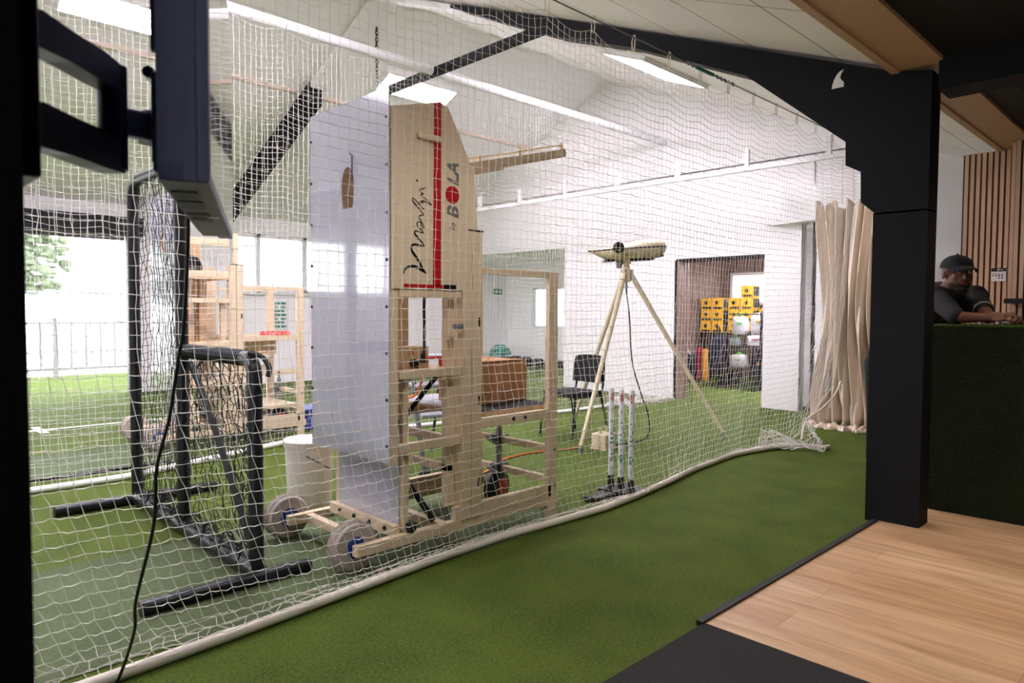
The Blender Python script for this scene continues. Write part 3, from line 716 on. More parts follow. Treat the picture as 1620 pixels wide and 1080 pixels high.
    bx('shelf', [((2.05, N1 - .005, .985), (2.45, F0_, 1.0))], M['plywood'])
    # right hand frame
    bx('frame_post', [((3.17, N0 - .002, .0), (3.25, N1 - .012, 1.55))]); bx('frame_post', [((3.17, F0_, .0), (3.25, F1, 1.55))])
    bx('top_bar', [((2.605, N0 - .002, 1.515), (3.17, N1 - .012, 1.55))]); bx('top_bar', [((2.605, F0_, 1.515), (3.17, F1, 1.55))])
    mb = bx('middle_bar', [((2.605, N0 - .002, .645), (3.17, N1 - .012, .70))]); bx('middle_bar', [((2.605, F0_, .645), (3.17, F1, .70))])
    for xx in (2.865, 2.965): MB().lathe([(.013, 0), (.013, .004)], P(xx, N0 - .003, .672), (0, 1, 0), 14).build('hole', M['ink'], mb)
    bx('end_rail', [((3.18, N1 - .012, .43), (3.22, F0_, .47))]); bx('end_rail', [((3.18, N1 - .012, .235), (3.22, F0_, .275))])
    for z in (.44, .22):
        b = MB(); bolt(b, P(3.225, N0 - .002, z), (0, -1, 0), .011, .006); b.build('frame_bolt', M['galv'], t)
    # jockey wheel clamped to the end rails
    jw = MB().tube([P(3.2, 3.40, .18), P(3.2, 3.40, .56)], .022, 12).tube([P(3.2, 3.40, .5), P(3.2, 3.40, .66)], .012, 10).build('jockey_tube', M['galv'], t, True)
    for z in (.45, .255):
        MB().box(P(3.15, 3.36, z - .03), P(3.25, 3.44, z + .03), bev=.006).tube([P(3.15, 3.46, z), P(3.13, 3.33, z - .02)], .012, 8).build('clamp', M['dark_grey'], jw)
        MB().ball(P(3.13, 3.33, z - .03), .017, 10).build('clamp_handle', M['black_plastic'], jw, True)
    wj = MB().lathe([(.04, -.045), (.10, -.045), (.113, -.03), (.115, 0), (.113, .03), (.10, .045), (.04, .045)], P(3.2, 3.42, .118), (.3, -.95, 0), 28).build('jockey_wheel', M['black_plastic'], t, True)
    MB().lathe([(.06, -.05), (.066, -.048), (.066, .048), (.06, .05)], P(3.2, 3.42, .118), (.3, -.95, 0), 24).build('rim', M['red'], wj, True)
    # gas struts
    for a, c in (((2.36, 3.0, .955), (2.08, 3.1, .60)), ((2.075, 3.08, .58), (2.33, 3.0, .16))):
        a, c = Vector(P(*a)), Vector(P(*c)); m_ = a.lerp(c, .62)
        st = MB().tube([a, m_], .013, 10).tube([m_, c], .018, 10).build('gas_strut', M['black_plastic'], t, True)
        MB().ball(a, .018, 10).build('ball_joint', M['galv'], st, True)
    # feeder chute
    if fin:
        ch = MB(); A, B = Vector(P(2.5, 3.18, 2.075)), Vector(P(3.58, 3.2, 2.37)); d = (B - A).normalized()
        ch.beam(A, A + d * .5, .09, .055).beam(A + d * .3, B, .075, .028)
        for s in (-.04, .04): ch.beam(A + Vector((0, s, .03)), B + Vector((0, s, .018)), .006, .04)
        chute = ch.build('feeder_chute', BG, t)
        up_ = Vector((0, 0, 1))
        tb_ = MB().tube(catmull([A + up_ * .05, A + up_ * .12 + d * .05, A + up_ * .075 + d * .25, B + up_ * .07], 8), .006, 6)
        for k in (.3, .62, 1.0): tb_.beam(A.lerp(B, k) + up_ * .01, A.lerp(B, k) + up_ * .085, .012, .02)
        tb_.build('guide_wire', BW, chute)
        MB().tube(catmull([A + Vector((-.12, 0, .02)), A + Vector((-.10, 0, .14)), A + Vector((-.02, 0, .17)), A + Vector((.06, 0, .1)), A + Vector((.08, 0, .0))], 8), .012, 8).build('ball_hoop', BG, chute, True)
    if not fin:
        # open cabinet: throwing head boards, deck and tray
        bx('upper_rail', [((1.99, N0, 1.62), (2.47, N1, 1.68))]); bx('upper_rail', [((1.99, N0, 1.92), (2.47, N1, 1.99))])
        bx('inner_board', [((2.1, 3.1, 1.0), (2.2, 3.14, 1.62))], M['plywood']); bx('inner_board', [((2.28, 3.2, .62), (2.36, 3.24, 1.6))], M['plywood'])
        bx('back_board', [((2.05, F0_, 1.0), (2.45, F0_ + .01, 2.05))], M['plywood']); bx('deck', [((2.0, N0, 1.60), (2.46, F1, 1.62))], M['plywood'])
        mo = MB().lathe([(.0, -.05), (.12, -.05), (.13, 0), (.12, .05), (0, .05)], P(2.2, 3.25, 1.72), (0, 1, 0), 22).box(P(2.12, 3.14, 1.62), P(2.36, 3.38, 1.67)).build('throwing_wheel', M['black_plastic'], t, True)
        b2 = bx('ball_tray', [((2.6, N0, 1.0), (3.2, F0_, 1.02)), ((2.6, N0 - .01, 1.0), (3.2, N0 + .01, 1.05)), ((2.6, F0_ - .01, 1.0), (3.2, F0_ + .01, 1.05))])
        bx('tray_box', [((2.68, 3.0, .86), (2.98, 3.5, 1.0))], M['plywood'])
        bx('motor_shelf', [((2.75, N1, .30), (3.19, F0_, .33))])
        return t
    # tall side panels
    FO = [(1.997, 1.42), (1.997, 2.315), (2.30, 2.398), (2.356, 2.38), (2.544, 2.053), (2.565, 1.75), (2.47, 1.42)]
    fn = lambda a, c, d: P(a, d, c)
    sp = MB().prism(FO, fn, N0 - .012, N0 - .004).build('side_panel', BG, t); sp['label'] = 'tall beige tapering side panel with red stripe and script'
    sp2 = MB().prism(FO, fn, F1, F1 + .008).build('side_panel', BG, t)
    MB().prism([(2.0, 2.30), (2.30, 2.383), (2.30, 2.395), (2.0, 2.312)], fn, N0 - .004, F1).prism([(2.356, 2.372), (2.54, 2.05), (2.545, 2.053), (2.36, 2.38)], fn, N0 - .004, F1).build('roof_sheet', BG, t)
    yD = N0 - .0125
    st = MB().prism([(2.255, 1.436), (2.308, 1.436), (2.308, 2.398), (2.262, 2.386)], fn, yD - .001, yD + .0005).prism([(2.07, 1.425), (2.335, 1.425), (2.335, 1.442), (2.07, 1.442)], fn, yD - .001, yD + .0005)
    st.build('red_stripe', M['red'], sp)
    MB().box(P(2.33, yD - .004, 1.423), P(2.41, yD, 1.445)).build('black_tab', M['ink'], sp)
    MB().box(P(2.15, yD - .02, 2.185), P(2.305, yD, 2.215), bev=.004).build('grip_ledge', BG, sp)
    # script lettering, reading upwards: strokes given on the panel (x, z)
    def zz(q):  # drawing coordinates -> panel plane
        return (2.198 + (q[0] - 605) * .00123, 1.966 - (q[1] - 490) * .00103)
    S = [[(500, 950, 4), (506, 930, 6), (520, 917, 9), (548, 911, 11), (575, 918, 11), (600, 932, 9), (617, 944, 3)],
         [(612, 940, 4), (592, 912, 10), (575, 880, 10), (552, 850, 11), (538, 828, 10), (540, 810, 9), (560, 802, 8), (585, 806, 6), (607, 806, 3)],
         [(605, 804, 4), (590, 785, 6), (570, 765, 8), (556, 748, 7), (560, 735, 5), (580, 738, 4), (602, 742, 3)],
         [(602, 742, 3), (590, 726, 4), (574, 714, 5), (568, 698, 5), (576, 688, 5), (588, 692, 5), (592, 708, 4), (604, 720, 3), (603, 708, 3)],
         [(603, 708, 3), (590, 684, 4), (575, 664, 5), (588, 656, 4), (603, 650, 3)],
         [(603, 650, 3), (585, 630, 4), (560, 605, 6), (543, 585, 5), (548, 576, 4), (565, 588, 4), (590, 612, 4), (605, 624, 3)],
         [(605, 624, 3), (585, 610, 4), (580, 598, 4), (592, 590, 4), (604, 590, 3)], [(580, 588, 4), (602, 582, 4), (630, 592, 4), (643, 598, 3), (630, 582, 3), (604, 566, 3)],
         [(604, 566, 3), (582, 556, 4), (600, 548, 4), (584, 538, 4), (580, 528, 4), (600, 522, 4), (613, 512, 3)]]
    lt = MB(); fl = lambda a, c, d: P(a, d, c)
    for s_ in S:
        pts = catmull([(*zz(q), 0) for q in s_], 7); ws = [w.x for w in catmull([(q[2], 0, 0) for q in s_], 7)]
        lt.ribbon([(p.x, p.y) for p in pts], [max(.0034, w * .00138) for w in ws], fl, yD - .0008)
    dt = zz((568, 486)); lt.lathe([(.006, 0), (.006, .0012)], P(dt[0], yD - .001, dt[1]), (0, 1, 0), 10)
    tag(lt.build('script_lettering', M['ink'], sp), 'black handwritten script reading upward')
    def put(txt, size, x, z, m, nm, shear=0, bold=0, sx=1):
        vs, fs = text_mesh(txt, size, shear, bold)   # reading direction up, letter tops to the left
        b = MB().add([P(x - v.y, yD - .0008, z + v.x * sx) for v in vs], fs); return b.build(nm, m, sp)
    put('B', .105, 2.425, 1.80, M['logo_grey'], 'logo_letter', .25, .004); put('LA', .105, 2.425, 1.975, M['logo_grey'], 'logo_letter', .25, .004)
    MB().lathe([(.047, 0), (.047, .0012)], P(2.385, yD - .001, 1.925), (0, 1, 0), 30, sy=1).build('logo_ball', M['red'], sp)
    put('by', .05, 2.40, 1.735, M['purple_ink'], 'logo_script', .3)
    # gear on the shelves
    cbx = MB().box(P(2.08, 3.0, 1.0), P(2.30, 3.12, 1.115), bev=.003).build('control_box', M['plywood'], t)
    MB().box(P(2.245, 2.996, 1.03), P(2.275, 3.0, 1.075)).build('rocker_switch', M['ink'], cbx); MB().box(P(2.25, 2.993, 1.05), P(2.27, 2.996, 1.07)).build('switch_lamp', M['red'], cbx)
    MB().box(P(2.16, 2.998, 1.07), P(2.20, 3.0, 1.10)).build('badge', M['card_tape'], cbx)
    MB().lathe([(.02, 0), (.022, .02), (.01, .05)], P(2.19, 3.0, 1.03), (0, -1, 0), 12).build('plug', M['black_plastic'], cbx, True)
    MB().tube(catmull([P(2.19, 2.96, 1.03), P(2.25, 2.985, 1.06), P(2.285, 3.02, 1.18), P(2.29, 3.03, 1.32), P(2.31, 3.05, 1.42)], 8), .008, 8).build('power_lead', M['black_plastic'], t, True)
    MB().tube(catmull([P(2.28, 2.99, 1.05), P(2.34, 2.97, 1.055), P(2.37, 2.99, 1.03), P(2.38, 3.0, 1.005)], 6), .008, 8).build('red_lead', M['scarlet'], t, True)
    MB().tube([P(2.42, N0 - .01, 1.22), P(2.42, N0 - .05, 1.22)], .012, 8).box(P(2.39, N0 - .03, 1.205), P(2.45, N0 - .01, 1.235)).build('latch', M['galv'], t)
    bd = MB().box(P(2.62, N1 + .0, .70), P(3.25, 3.86, .722), bev=.002).build('deck_board', M['plywood'], t)
    MB().box(P(2.63, N1 + .01, .722), P(3.23, 3.85, .727)).build('deck_mat', M['tread'], bd)
    MB().box(P(2.60, N1 + .005, .728), P(3.235, 3.28, .732)).build('dark_mat', M['rubber'], bd)
    return t
bowling_machine('tall bowling machine with script on its beige side and a glossy white front sheet')
m2 = bowling_machine('open sided beige bowling machine in the second lane, red balls on its tray', .3, 3.86, False)
for i in range(9):
    x, y = 2.98 + .3 + (i % 5) * .055 - .1, 6.86 + (i // 5) * .09; z = 1.057
    b = MB().ball((x, y, z), .036, 14).lathe([(.0363, -.003), (.0363, .003)], (x, y, z), (.3, 1, .2), 18)
    tag(b.build('cricket_ball', M['scarlet'], smooth=True), 'red practice ball on the tray of the second machine', 'ball', 'red balls on the tray')
tag(MB().box((3.66, 6.95, 0), (3.92, 7.25, .22), bev=.02).box((3.64, 6.93, .2), (3.94, 7.27, .24), bev=.01).build('storage_crate', M['blue_crate']), 'blue plastic crate on the turf beside the second machine', 'crate')

# ------------------------------------------------------------------ things in the hall
bk = thing('bucket', 'big white plastic bucket on the turf behind the white sheet', 'bucket', (2.27, 4.27, 0))
MB().lathe([(0, .004), (.135, .004), (.14, .0), (.142, .01), (.158, .40), (.166, .402), (.168, .43), (.160, .435), (.150, .43), (.148, .40), (.13, .03), (0, .03)], (2.27, 4.27, 0), n=44).build('body', M['bucket'], bk, True)
MB().lathe([(0, .43), (.155, .43), (.170, .428), (.172, .44), (.165, .447), (.15, .443), (0, .443)], (2.27, 4.27, 0), n=44).build('lid', M['bucket'], bk, True)
hc = Vector((2.27, 4.27, .36)); hd_ = R0
MB().tube([hc - R0 * .16 - F0 * .03 + Z * .03, hc + R0 * .05 - F0 * .17 - Z * .01, hc + R0 * .165 - F0 * .04 - Z * .12], .004, 8).build('handle', M['dark_grey'], bk, True)

cbx = thing('cardboard_box', 'brown cardboard box on the deck board of the near machine', 'box', (2.98, 3.3, .735))
mt = Matrix.Translation((3.0, 3.34, .735)) @ Matrix.Rotation(math.radians(4), 4, 'Z')
MB().box((-.225, -.18, 0), (.225, .18, .25), mtx=mt, bev=.003).build('carton', M['card'], cbx)
for s in (-1, 1): MB().box((-.225, s * .003, .25), (.225, s * .181, .256), mtx=mt @ Matrix.Rotation(s * .04, 4, 'X')).build('flap', M['card'], cbx)
MB().box((-.226, -.03, .256), (.226, .03, .2585), mtx=mt).box((-.1, -.1825, .0), (-.02, -.1805, .25), mtx=mt).build('tape', M['card_tape'], cbx)

# step ladder
c_, w_ = Vector((.249, .968, 0)), Vector((.968, -.249, 0)); B0 = Vector((3.56, 4.38, 0))
ld = thing('step_ladder', 'grey folding step ladder behind the beige cabinet', 'ladder', B0)
LP = lambda a, b, z: B0 + w_ * a + c_ * b + Vector((0, 0, z))
for s in (-1, 1):
    MB().beam(LP(s * .22, -.02, .0), LP(s * .17, .42, 1.0), .028, .055, bev=.004).build('stile', M['dark_grey'], ld)
    MB().beam(LP(s * .21, .85, .0), LP(s * .16, .46, .98), .022, .03, bev=.003).build('back_leg', M['dark_grey'], ld)
    MB().box(LP(s * .22, -.02, 0) - Vector((.03, .03, 0)), LP(s * .22, -.02, 0) + Vector((.03, .03, .03))).build('rubber_foot', M['black_plastic'], ld)
    MB().beam(LP(s * .19, .18, .42), LP(s * .19, .66, .45), .012, .012).build('hinge_stay', M['galv'], ld)
for k in range(4):
    z = .20 + k * .235; b0 = -.04 + (z) * .44
    m_ = Matrix((w_, c_, Vector((0, 0, 1)))).transposed().to_4x4(); m_.translation = B0
    MB().box((-.19, b0 - .06, z), (.19, b0 + .17, z + .028), mtx=m_, bev=.008).build('tread', M['tread'], ld)

# visitor chair
ch = thing('stacking_chair', 'black upholstered stacking chair on the turf near the white wall', 'chair', (5.58, 4.78, 0))
cm = Matrix.Translation((5.58, 4.78, 0)) @ Matrix.Rotation(math.radians(-6), 4, 'Z')   # front looks to -x
C = lambda x, y, z: cm @ Vector((x, y, z))
st = MB().box((-.23, -.23, .43), (.2, .23, .485), mtx=cm, bev=.02); st.build('seat', M['black_fabric'], ch, True)
vs, fs = [], []
for k, x0 in enumerate((.205, .245)):
    for j in range(7):
        for i in range(9):
            u = i / 8 * 2 - 1; v = j / 6; wd = .225 * (1 - .12 * v ** 3) * (1 - .05 * (1 - v) ** 3)
            vs.append(C(x0 + .03 * v + .02 * u * u * -1 - .0, u * wd, .56 + .29 * v - (.02 * u ** 4 * v)))
for k in range(2):
    for j in range(6):
        for i in range(8): a = k * 63 + j * 9 + i; fs.append((a, a + 1, a + 10, a + 9))
ed = [i for i in range(9)] + [9 * j + 8 for j in range(1, 7)] + [54 + i for i in range(7, -1, -1)] + [9 * j for j in range(5, 0, -1)]
for a, b in zip(ed, ed[1:] + ed[:1]): fs.append((a, b, b + 63, a + 63))
MB().add(vs, fs).build('backrest', M['black_fabric'], ch, True)
for s in (-1, 1):
    MB().tube([C(-.25, s * .25, .012), C(-.2, s * .235, .44)], .012, 10).build('leg', M['black_plastic'], ch, True)
    MB().tube([C(.27, s * .25, .012), C(.17, s * .235, .44)], .012, 10).build('leg', M['black_plastic'], ch, True)
    MB().tube([C(.18, s * .2, .44), C(.225, s * .2, .50), C(.25, s * .2, .66)], .012, 10).build('back_support', M['black_plastic'], ch, True)
    MB().tube([C(-.2, s * .235, .435), C(.18, s * .235, .435)], .011, 10).build('side_rail', M['black_plastic'], ch, True)

# tripod with a long streamlined head
AP = Vector((5.87, 4.33, 1.70))
tp = thing('speed_camera_tripod', 'tall cream tripod carrying a long streamlined sensor head', 'tripod', (5.87, 4.33, 0))
fp_ = [(4.896, 4.108, 0), (6.562, 3.579, 0), (6.08, 5.209, 0)]
for q in fp_:
    q = Vector(q); d = (q - AP); top = AP + Vector((d.x, d.y, 0)).normalized() * .045
    lg_ = MB().tube([top, q + Vector((0, 0, .05)) - d.normalized() * .0], [.026, .02], 12).build('leg', M['cream'], tp, True)
    MB().tube([q + Vector((0, 0, .06)) - d.normalized() * .02, q + Vector((0, 0, .003))], [.024, .017], 10).build('rubber_foot', M['grey_plastic'], lg_, True)
    MB().beam(top - Vector((0, 0, .03)), top + Vector((0, 0, .05)), .03, .05).build('hinge', M['cream'], lg_)
MB().lathe([(.04, -.08), (.055, -.06), (.055, .03), (.04, .04), (.03, .1), (.045, .11), (.045, .15), (.02, .16)], AP, n=20).build('hub', M['cream'], tp, True)
MB().lathe([(.012, -.16), (.012, -.08)], AP, n=10).lathe([(.03, -.135), (.03, -.125)], AP, n=12).build('centre_spindle', M['galv'], tp, True)
MB().lathe([(.03, 0), (.034, .09)], AP + Vector((-.06, .05, .06)), n=16).lathe([(.036, .03), (.036, .04)], AP + Vector((-.06, .05, .06)), n=16).build('pan_motor', M['galv'], tp, True)
hdx = (R0 + F0 * .12).normalized(); hup = Vector((0, 0, 1)); hdy = hup.cross(hdx)
hm = Matrix((hdx, hdy, hup)).transposed().to_4x4(); hm.translation = AP + Vector((0, 0, .255)); hm = hm @ Matrix.Rotation(math.radians(-4), 4, 'Y')
def hull(z_lo, z_hi, name, m, sc=1.0):
    ns, nr = 26, 20; vs = []; fs = []
    for i in range(ns + 1):
        t = i / ns; x = -.41 + .82 * t
        wy = .17 * (sm(-.02, .42, t) ** .7) * (1 if t < .82 else math.sqrt(max(0, 1 - ((t - .82) / .185) ** 2))) * sc + .002
        hb = .105 * sm(-.04, .3, t) * (1 if t < .8 else math.sqrt(max(0, 1 - ((t - .8) / .205) ** 2)))
        ht = .02 + .075 * sm(.25, .78, t) * (1 if t < .85 else math.sqrt(max(0, 1 - ((t - .85) / .155) ** 2)))
        ht = ht * (1 if t < .95 else math.sqrt(max(0, 1 - ((t - .95) / .052) ** 2)))
        for k in range(nr):
            a = 2 * PI * k / nr; s = math.sin(a)
            zz_ = (ht * s if s > 0 else hb * s)
            zz_ = max(z_lo, min(z_hi, zz_))
            vs.append(hm @ Vector((x, wy * math.copysign(abs(math.cos(a)) ** .75, math.cos(a)), zz_ + .0)))
    for i in range(ns):
        for k in range(nr): fs.append((i * nr + k, i * nr + (k + 1) % nr, (i + 1) * nr + (k + 1) % nr, (i + 1) * nr + k))
    fs += [tuple(range(nr)), tuple(range(ns * nr, (ns + 1) * nr))]
    return MB().add(vs, fs).build(name, m, tp, True)
hd0 = hull(-1, 1, 'head_shell', M['cream']); hull(-.008, .008, 'black_band', M['ink'], 1.03)
b = MB().lathe([(.052, -.02), (.056, .0), (.056, .03), (.04, .04), (.036, .012), (0, .012)], hm @ Vector((-.13, -.145, .012)), -F0, 26); b.build('lens', M['ink'], tp, True)
MB().box((-.25, -.06, -.118), (-.15, .06, -.095), mtx=hm).box((.02, -.07, -.125), (.27, .07, -.098), mtx=hm).build('under_rail', M['black_plastic'], tp)
MB().tube([hm @ Vector((.2, -.03, -.11)), hm @ Vector((.34, -.05, -.09)), hm @ Vector((.36, -.08, -.085))], .012, 8).build('rear_latch', M['galv'], tp, True)
for s in (-1, 1): MB().beam(AP + Vector((0, 0, .14)) + hdx * s * .02, hm @ Vector((s * .09 - .04, 0, -.1)), .014, .03).build('yoke_arm', M['cream'], tp)
cbl = thing('signal_cable', 'thin black cable hanging from the tripod head to the turf', 'cable', (5.9, 4.2, 0))
MB().tube(catmull([AP + Vector((0, 0, -.16)), AP + Vector((.02, -.03, -.45)), AP + Vector((.05, -.05, -.9)), (5.98, 4.2, .45), (6.0, 4.12, .22), (5.93, 4.1, .03), (5.5, 4.1, .012), (5.42, 4.12, .03)], 10), .007, 8).build('lead', M['black_plastic'], cbl, True)

pk = thing('power_pack', 'small cream power pack with a carry handle on the turf under the tripod', 'power pack', (5.28, 4.14, 0))
pm = Matrix.Translation((5.28, 4.14, 0)) @ Matrix.Rotation(math.radians(8), 4, 'Z')
MB().box((-.11, -.09, .0), (.11, .09, .012), mtx=pm).box((-.1, -.08, .012), (.1, .08, .15), mtx=pm, bev=.012).build('case', M['cream'], pk)
MB().tube(bend([pm @ Vector((-.06, 0, .15)), pm @ Vector((-.06, 0, .205)), pm @ Vector((.06, 0, .205)), pm @ Vector((.06, 0, .15))], .02), .011, 8).build('handle', M['cream'], pk, True)

oc = thing('extension_cord', 'orange extension cord trailing across the turf to the machine', 'cord', (4, 4, 0))
MB().tube(catmull([(5.12, 4.28, .01), (4.9, 4.32, .01), (4.5, 4.42, .012), (4.1, 4.35, .012), (3.7, 4.12, .012), (3.3, 4.15, .012), (3.05, 4.0, .012), (2.85, 4.15, .012), (2.65, 3.95, .012)], 10), .009, 8).build('flex', M['orange'], oc, True)
oc2 = thing('extension_cord', 'orange extension cord draped over the deck board of the near machine', 'cord', (2.7, 3.8, .7))
MB().tube(catmull([(2.66, 3.8, .74), (2.72, 3.7, .75), (2.68, 3.55, .9), (2.6, 3.45, .99)], 8), .008, 8).build('flex', M['orange'], oc2, True)

# spring-back stumps
sb = thing('cricket_stumps', 'set of three white stumps with green lettering on a black base', 'cricket stumps', (4.08, 3.03, 0))
bp_ = MB()
bp_.prism([(3.98, 2.90), (4.16, 2.90), (4.2, 2.93), (4.2, 3.14), (4.16, 3.17), (3.98, 3.17), (3.95, 3.14), (3.95, 2.93)], lambda a, b, d: (a, b, d), 0, .03)
bp_.prism([(3.96, 2.96), (3.70, 2.98), (3.68, 3.02), (3.70, 3.06), (3.96, 3.11)], lambda a, b, d: (a, b, d), .0, .022)
bp_.tube([(3.69, 2.98, .022), (3.69, 3.06, .022)], .02, 8)
bp_.build('base', M['black_plastic'], sb)
PT = text_mesh('POWERPLAY', .042, 0, .0024)
for k, y in enumerate((3.125, 3.035, 2.945)):
    x = 4.075; c0 = Vector((x, y, 0)); s_ = MB().lathe([(.019, .085), (.019, .735), (.017, .748), (.008, .752)], c0, n=24).build('stump', M['stump_white'], sb, True)
    MB().lathe([(.03, .028), (.028, .05), (.024, .06), (.026, .07), (.022, .08), (.022, .11)], c0, n=18).build('spring_socket', M['black_plastic'], s_, True)
    fa = -F0 + R0 * .25 * (1 - k); fa.normalize(); ta = Vector((0, 0, 1)).cross(fa)    # facing and tangent
    def wrap(b, vs, fs, r_=.0196):
        o = []
        for v in vs:
            an = -v.y / r_; o.append(c0 + fa * r_ * math.cos(an) + ta * r_ * math.sin(an) + Vector((0, 0, v.x)))
        return b.add(o, fs)
    vs, fs = PT; w_t = max(v.x for v in vs)
    t_ = MB(); wrap(t_, [Vector((.20 + v.x * .33 / w_t, (v.y - .0145) * .95, 0)) for v in vs], fs); t_.build('lettering', M['stump_green'], s_)
    t_ = MB()
    for zc in (.585, .155): wrap(t_, [Vector((zc + .018, -.014, 0)), Vector((zc + .018, 0, 0)), Vector((zc + .018, .014, 0)), Vector((zc - .016, 0, 0))], [(0, 1, 3), (1, 2, 3)])
    t_.build('green_mark', M['stump_green'], s_)
    t_ = MB()
    for q in (-.011, 0, .011):
        for (za, zb) in ((.665, .69), (.694, .71)):
            dz = .012 * (1 - abs(q) / .011) if q == 0 else 0
            wrap(t_, [Vector((za - dz, q - .0038, 0)), Vector((za - dz, q + .0038, 0)), Vector((zb + dz, q + .0038, 0)), Vector((zb + dz, q - .0038, 0))], [(0, 1, 2, 3)])
    t_.build('red_emblem', M['red'], s_)

# ------------------------------------------------------------------ wall screen, its arm and lead
tu, tn = Vector((.415, .910, 0)).normalized(), Vector((.910, -.415, 0)).normalized()
C0 = Vector((.506, 1.323, 1.538)); tvm = Matrix((tu, tn, Z)).transposed().to_4x4(); tvm.translation = C0
tv = thing('television', 'large flat screen seen nearly edge on at the upper left', 'television', C0 + tu * .55)
TW, TH = 1.09, .66
MB().box((0, -.02, 0), (TW, 0, TH), mtx=tvm, bev=.004).box((.0, -.045, .0), (TW, -.018, TH), mtx=tvm, bev=.006).build('bezel', M['tv_shell'], tv)
MB().box((.012, -.001, .014), (TW - .012, .0012, TH - .012), mtx=tvm).build('screen', M['screen'], tv)
rb = MB().prism([(.02, .0), (.9, .0), (1.0, .03), (1.02, .1), (1.02, .55), (.95, .62), (.03, .62), (.0, .58), (0, .03)], lambda a, c, d: tvm @ Vector((a, d, c)), -.088, -.04)
rb.build('rear_housing', M['tv_shell'], tv)
for a, c in ((.12, .2), (.25, .36), (.45, .5), (.54, .6)): MB().box((a, -.08, -.004), (c, -.03, .002), mtx=tvm).build('vent', M['tv_dark'], tv)
MB().box((.5, -.04, -.003), (.54, -.012, .002), mtx=tvm).build('badge', M['steel'], tv)
MB().box((.005, -.085, -.0015), (1.0, -.004, .001), mtx=tvm).build('under_cover', M['tv_under'], tv)
MB().box((.03, -.098, .02), (.06, -.086, .1), mtx=tvm).box((.03, -.1, .24), (.05, -.086, .6), mtx=tvm).build('port_strip', M['tv_dark'], tv)
mn = thing('wall_bracket', 'dark swing arm bracket holding the screen to the left pillar', 'bracket', (.21, 1.33, 1.66))
a0, a1 = Vector((.212, 1.31, 0)), Vector((.393, 1.502, 0))
MB().box((.205, 1.26, 1.50), (.232, 1.40, 1.84), bev=.004).build('wall_plate', M['mount'], mn)
ad = (a1 - a0).normalized(); an_ = Vector((ad.y, -ad.x, 0))
for z0_, z1_, nm in ((1.715, 1.765, 0), (1.56, 1.622, 1)):
    pl = [(0, z0_), (.03, z0_ - .004), (.10, z0_), (.20, z0_ + .0), (.264, z0_ + .002), (.264, z1_ + (.0)), (.2, z1_ + .006), (.12, z1_ + .004), (.03, z1_ + .006), (0, z1_)]
    MB().prism(pl, lambda a, c, d: a0 + ad * a + an_ * d + Z * c, -.022, .022).build('arm', M['mount'], mn)
MB().lathe([(.026, 1.57), (.026, 1.765)], a1, n=16).build('pivot', M['mount'], mn, True)
pt_ = tvm @ Vector((.21, -.115, .12))
MB().beam((a1.x, a1.y, 1.665), (pt_.x, pt_.y, 1.675), .03, .055, bev=.006).build('short_arm', M['mount_grey'], mn)
MB().lathe([(.034, -.03), (.036, 0), (.034, .03)], (pt_.x, pt_.y, 1.675), n=16).build('tilt_joint', M['mount_grey'], mn, True)
MB().box((.14, -.115, .055), (.29, -.10, .235), mtx=tvm, bev=.004).box((.13, -.102, .06), (.9, -.09, .10), mtx=tvm).box((.13, -.102, .2), (.9, -.09, .24), mtx=tvm).build('screen_plate', M['mount'], mn)
MB().tube([tvm @ Vector((.15, -.12, .235)), tvm @ Vector((.27, -.12, .25))], .012, 8).build('tilt_knob', M['mount'], mn, True)
pc = thing('power_cable', 'thin dark cable looping from the screen down in front of the net', 'cable', (.8, 2.0, .0))
MB().tube(catmull([(.715, 2.03, 1.56), (.734, 2.09, 1.465), (.738, 2.144, 1.246), (.727, 2.15, 1.171), (.712, 2.195, .98), (.688, 2.238, .824), (.693, 2.292, .637), (.678, 2.43, .361), (.686, 2.485, .235), (.672, 2.63, .02), (.63, 2.6, .012)], 10), .0055, 8).build('lead', M['black_plastic'], pc, True)

# ------------------------------------------------------------------ goods in the store beyond the wall
tbl = thing('trestle_table', 'dark table under the yellow cartons in the store', 'table', (12.6, 6.7, 0))
MB().box((12.3, 6.05, .90), (12.85, 7.32, .93)).build('table_top', M['black_plastic'], tbl)
for x in (12.34, 12.81):
    for y in (6.1, 7.27): MB().box((x - .02, y - .02, 0), (x + .02, y + .02, .9)).build('leg', M['black_plastic'], tbl)
def carton(y, z, label, x=12.34):
    t = thing('yellow_carton', label, 'carton', (x + .15, y, z), 'yellow cartons stacked in the store')
    MB().box((x, y - .112, z), (x + .3, y + .112, z + .222), bev=.003).build('carton', M['yellow_card'], t)
    MB().box((x - .003, y - .11, z + .012), (x, y + .085, z + .05)).box((x + .06, y - .115, z + .03), (x + .3, y - .112, z + .2)).build('black_print', M['ink'], t)
    MB().lathe([(.034, 0), (.034, .004)], (x - .001, y, z + .13), (-1, 0, 0), 16).box((x - .004, y - .012, z + .085), (x, y + .012, z + .13)).build('round_emblem', M['ink'], t)
    return t
rowz = [.932, 1.158, 1.384, 1.61]; cy = [7.17, 6.93, 6.58, 6.32]
nm_c = ['far left', 'second from the left', 'third from the left', 'right hand']; nm_r = ['lowest', 'second', 'third', 'topmost']
for r_ in range(4):
    for k in range(4):
        if r_ == 3 and k != 3: continue
        carton(cy[k], rowz[r_], 'yellow carton in the %s column, %s row of the store stack' % (nm_c[k], nm_r[r_]))
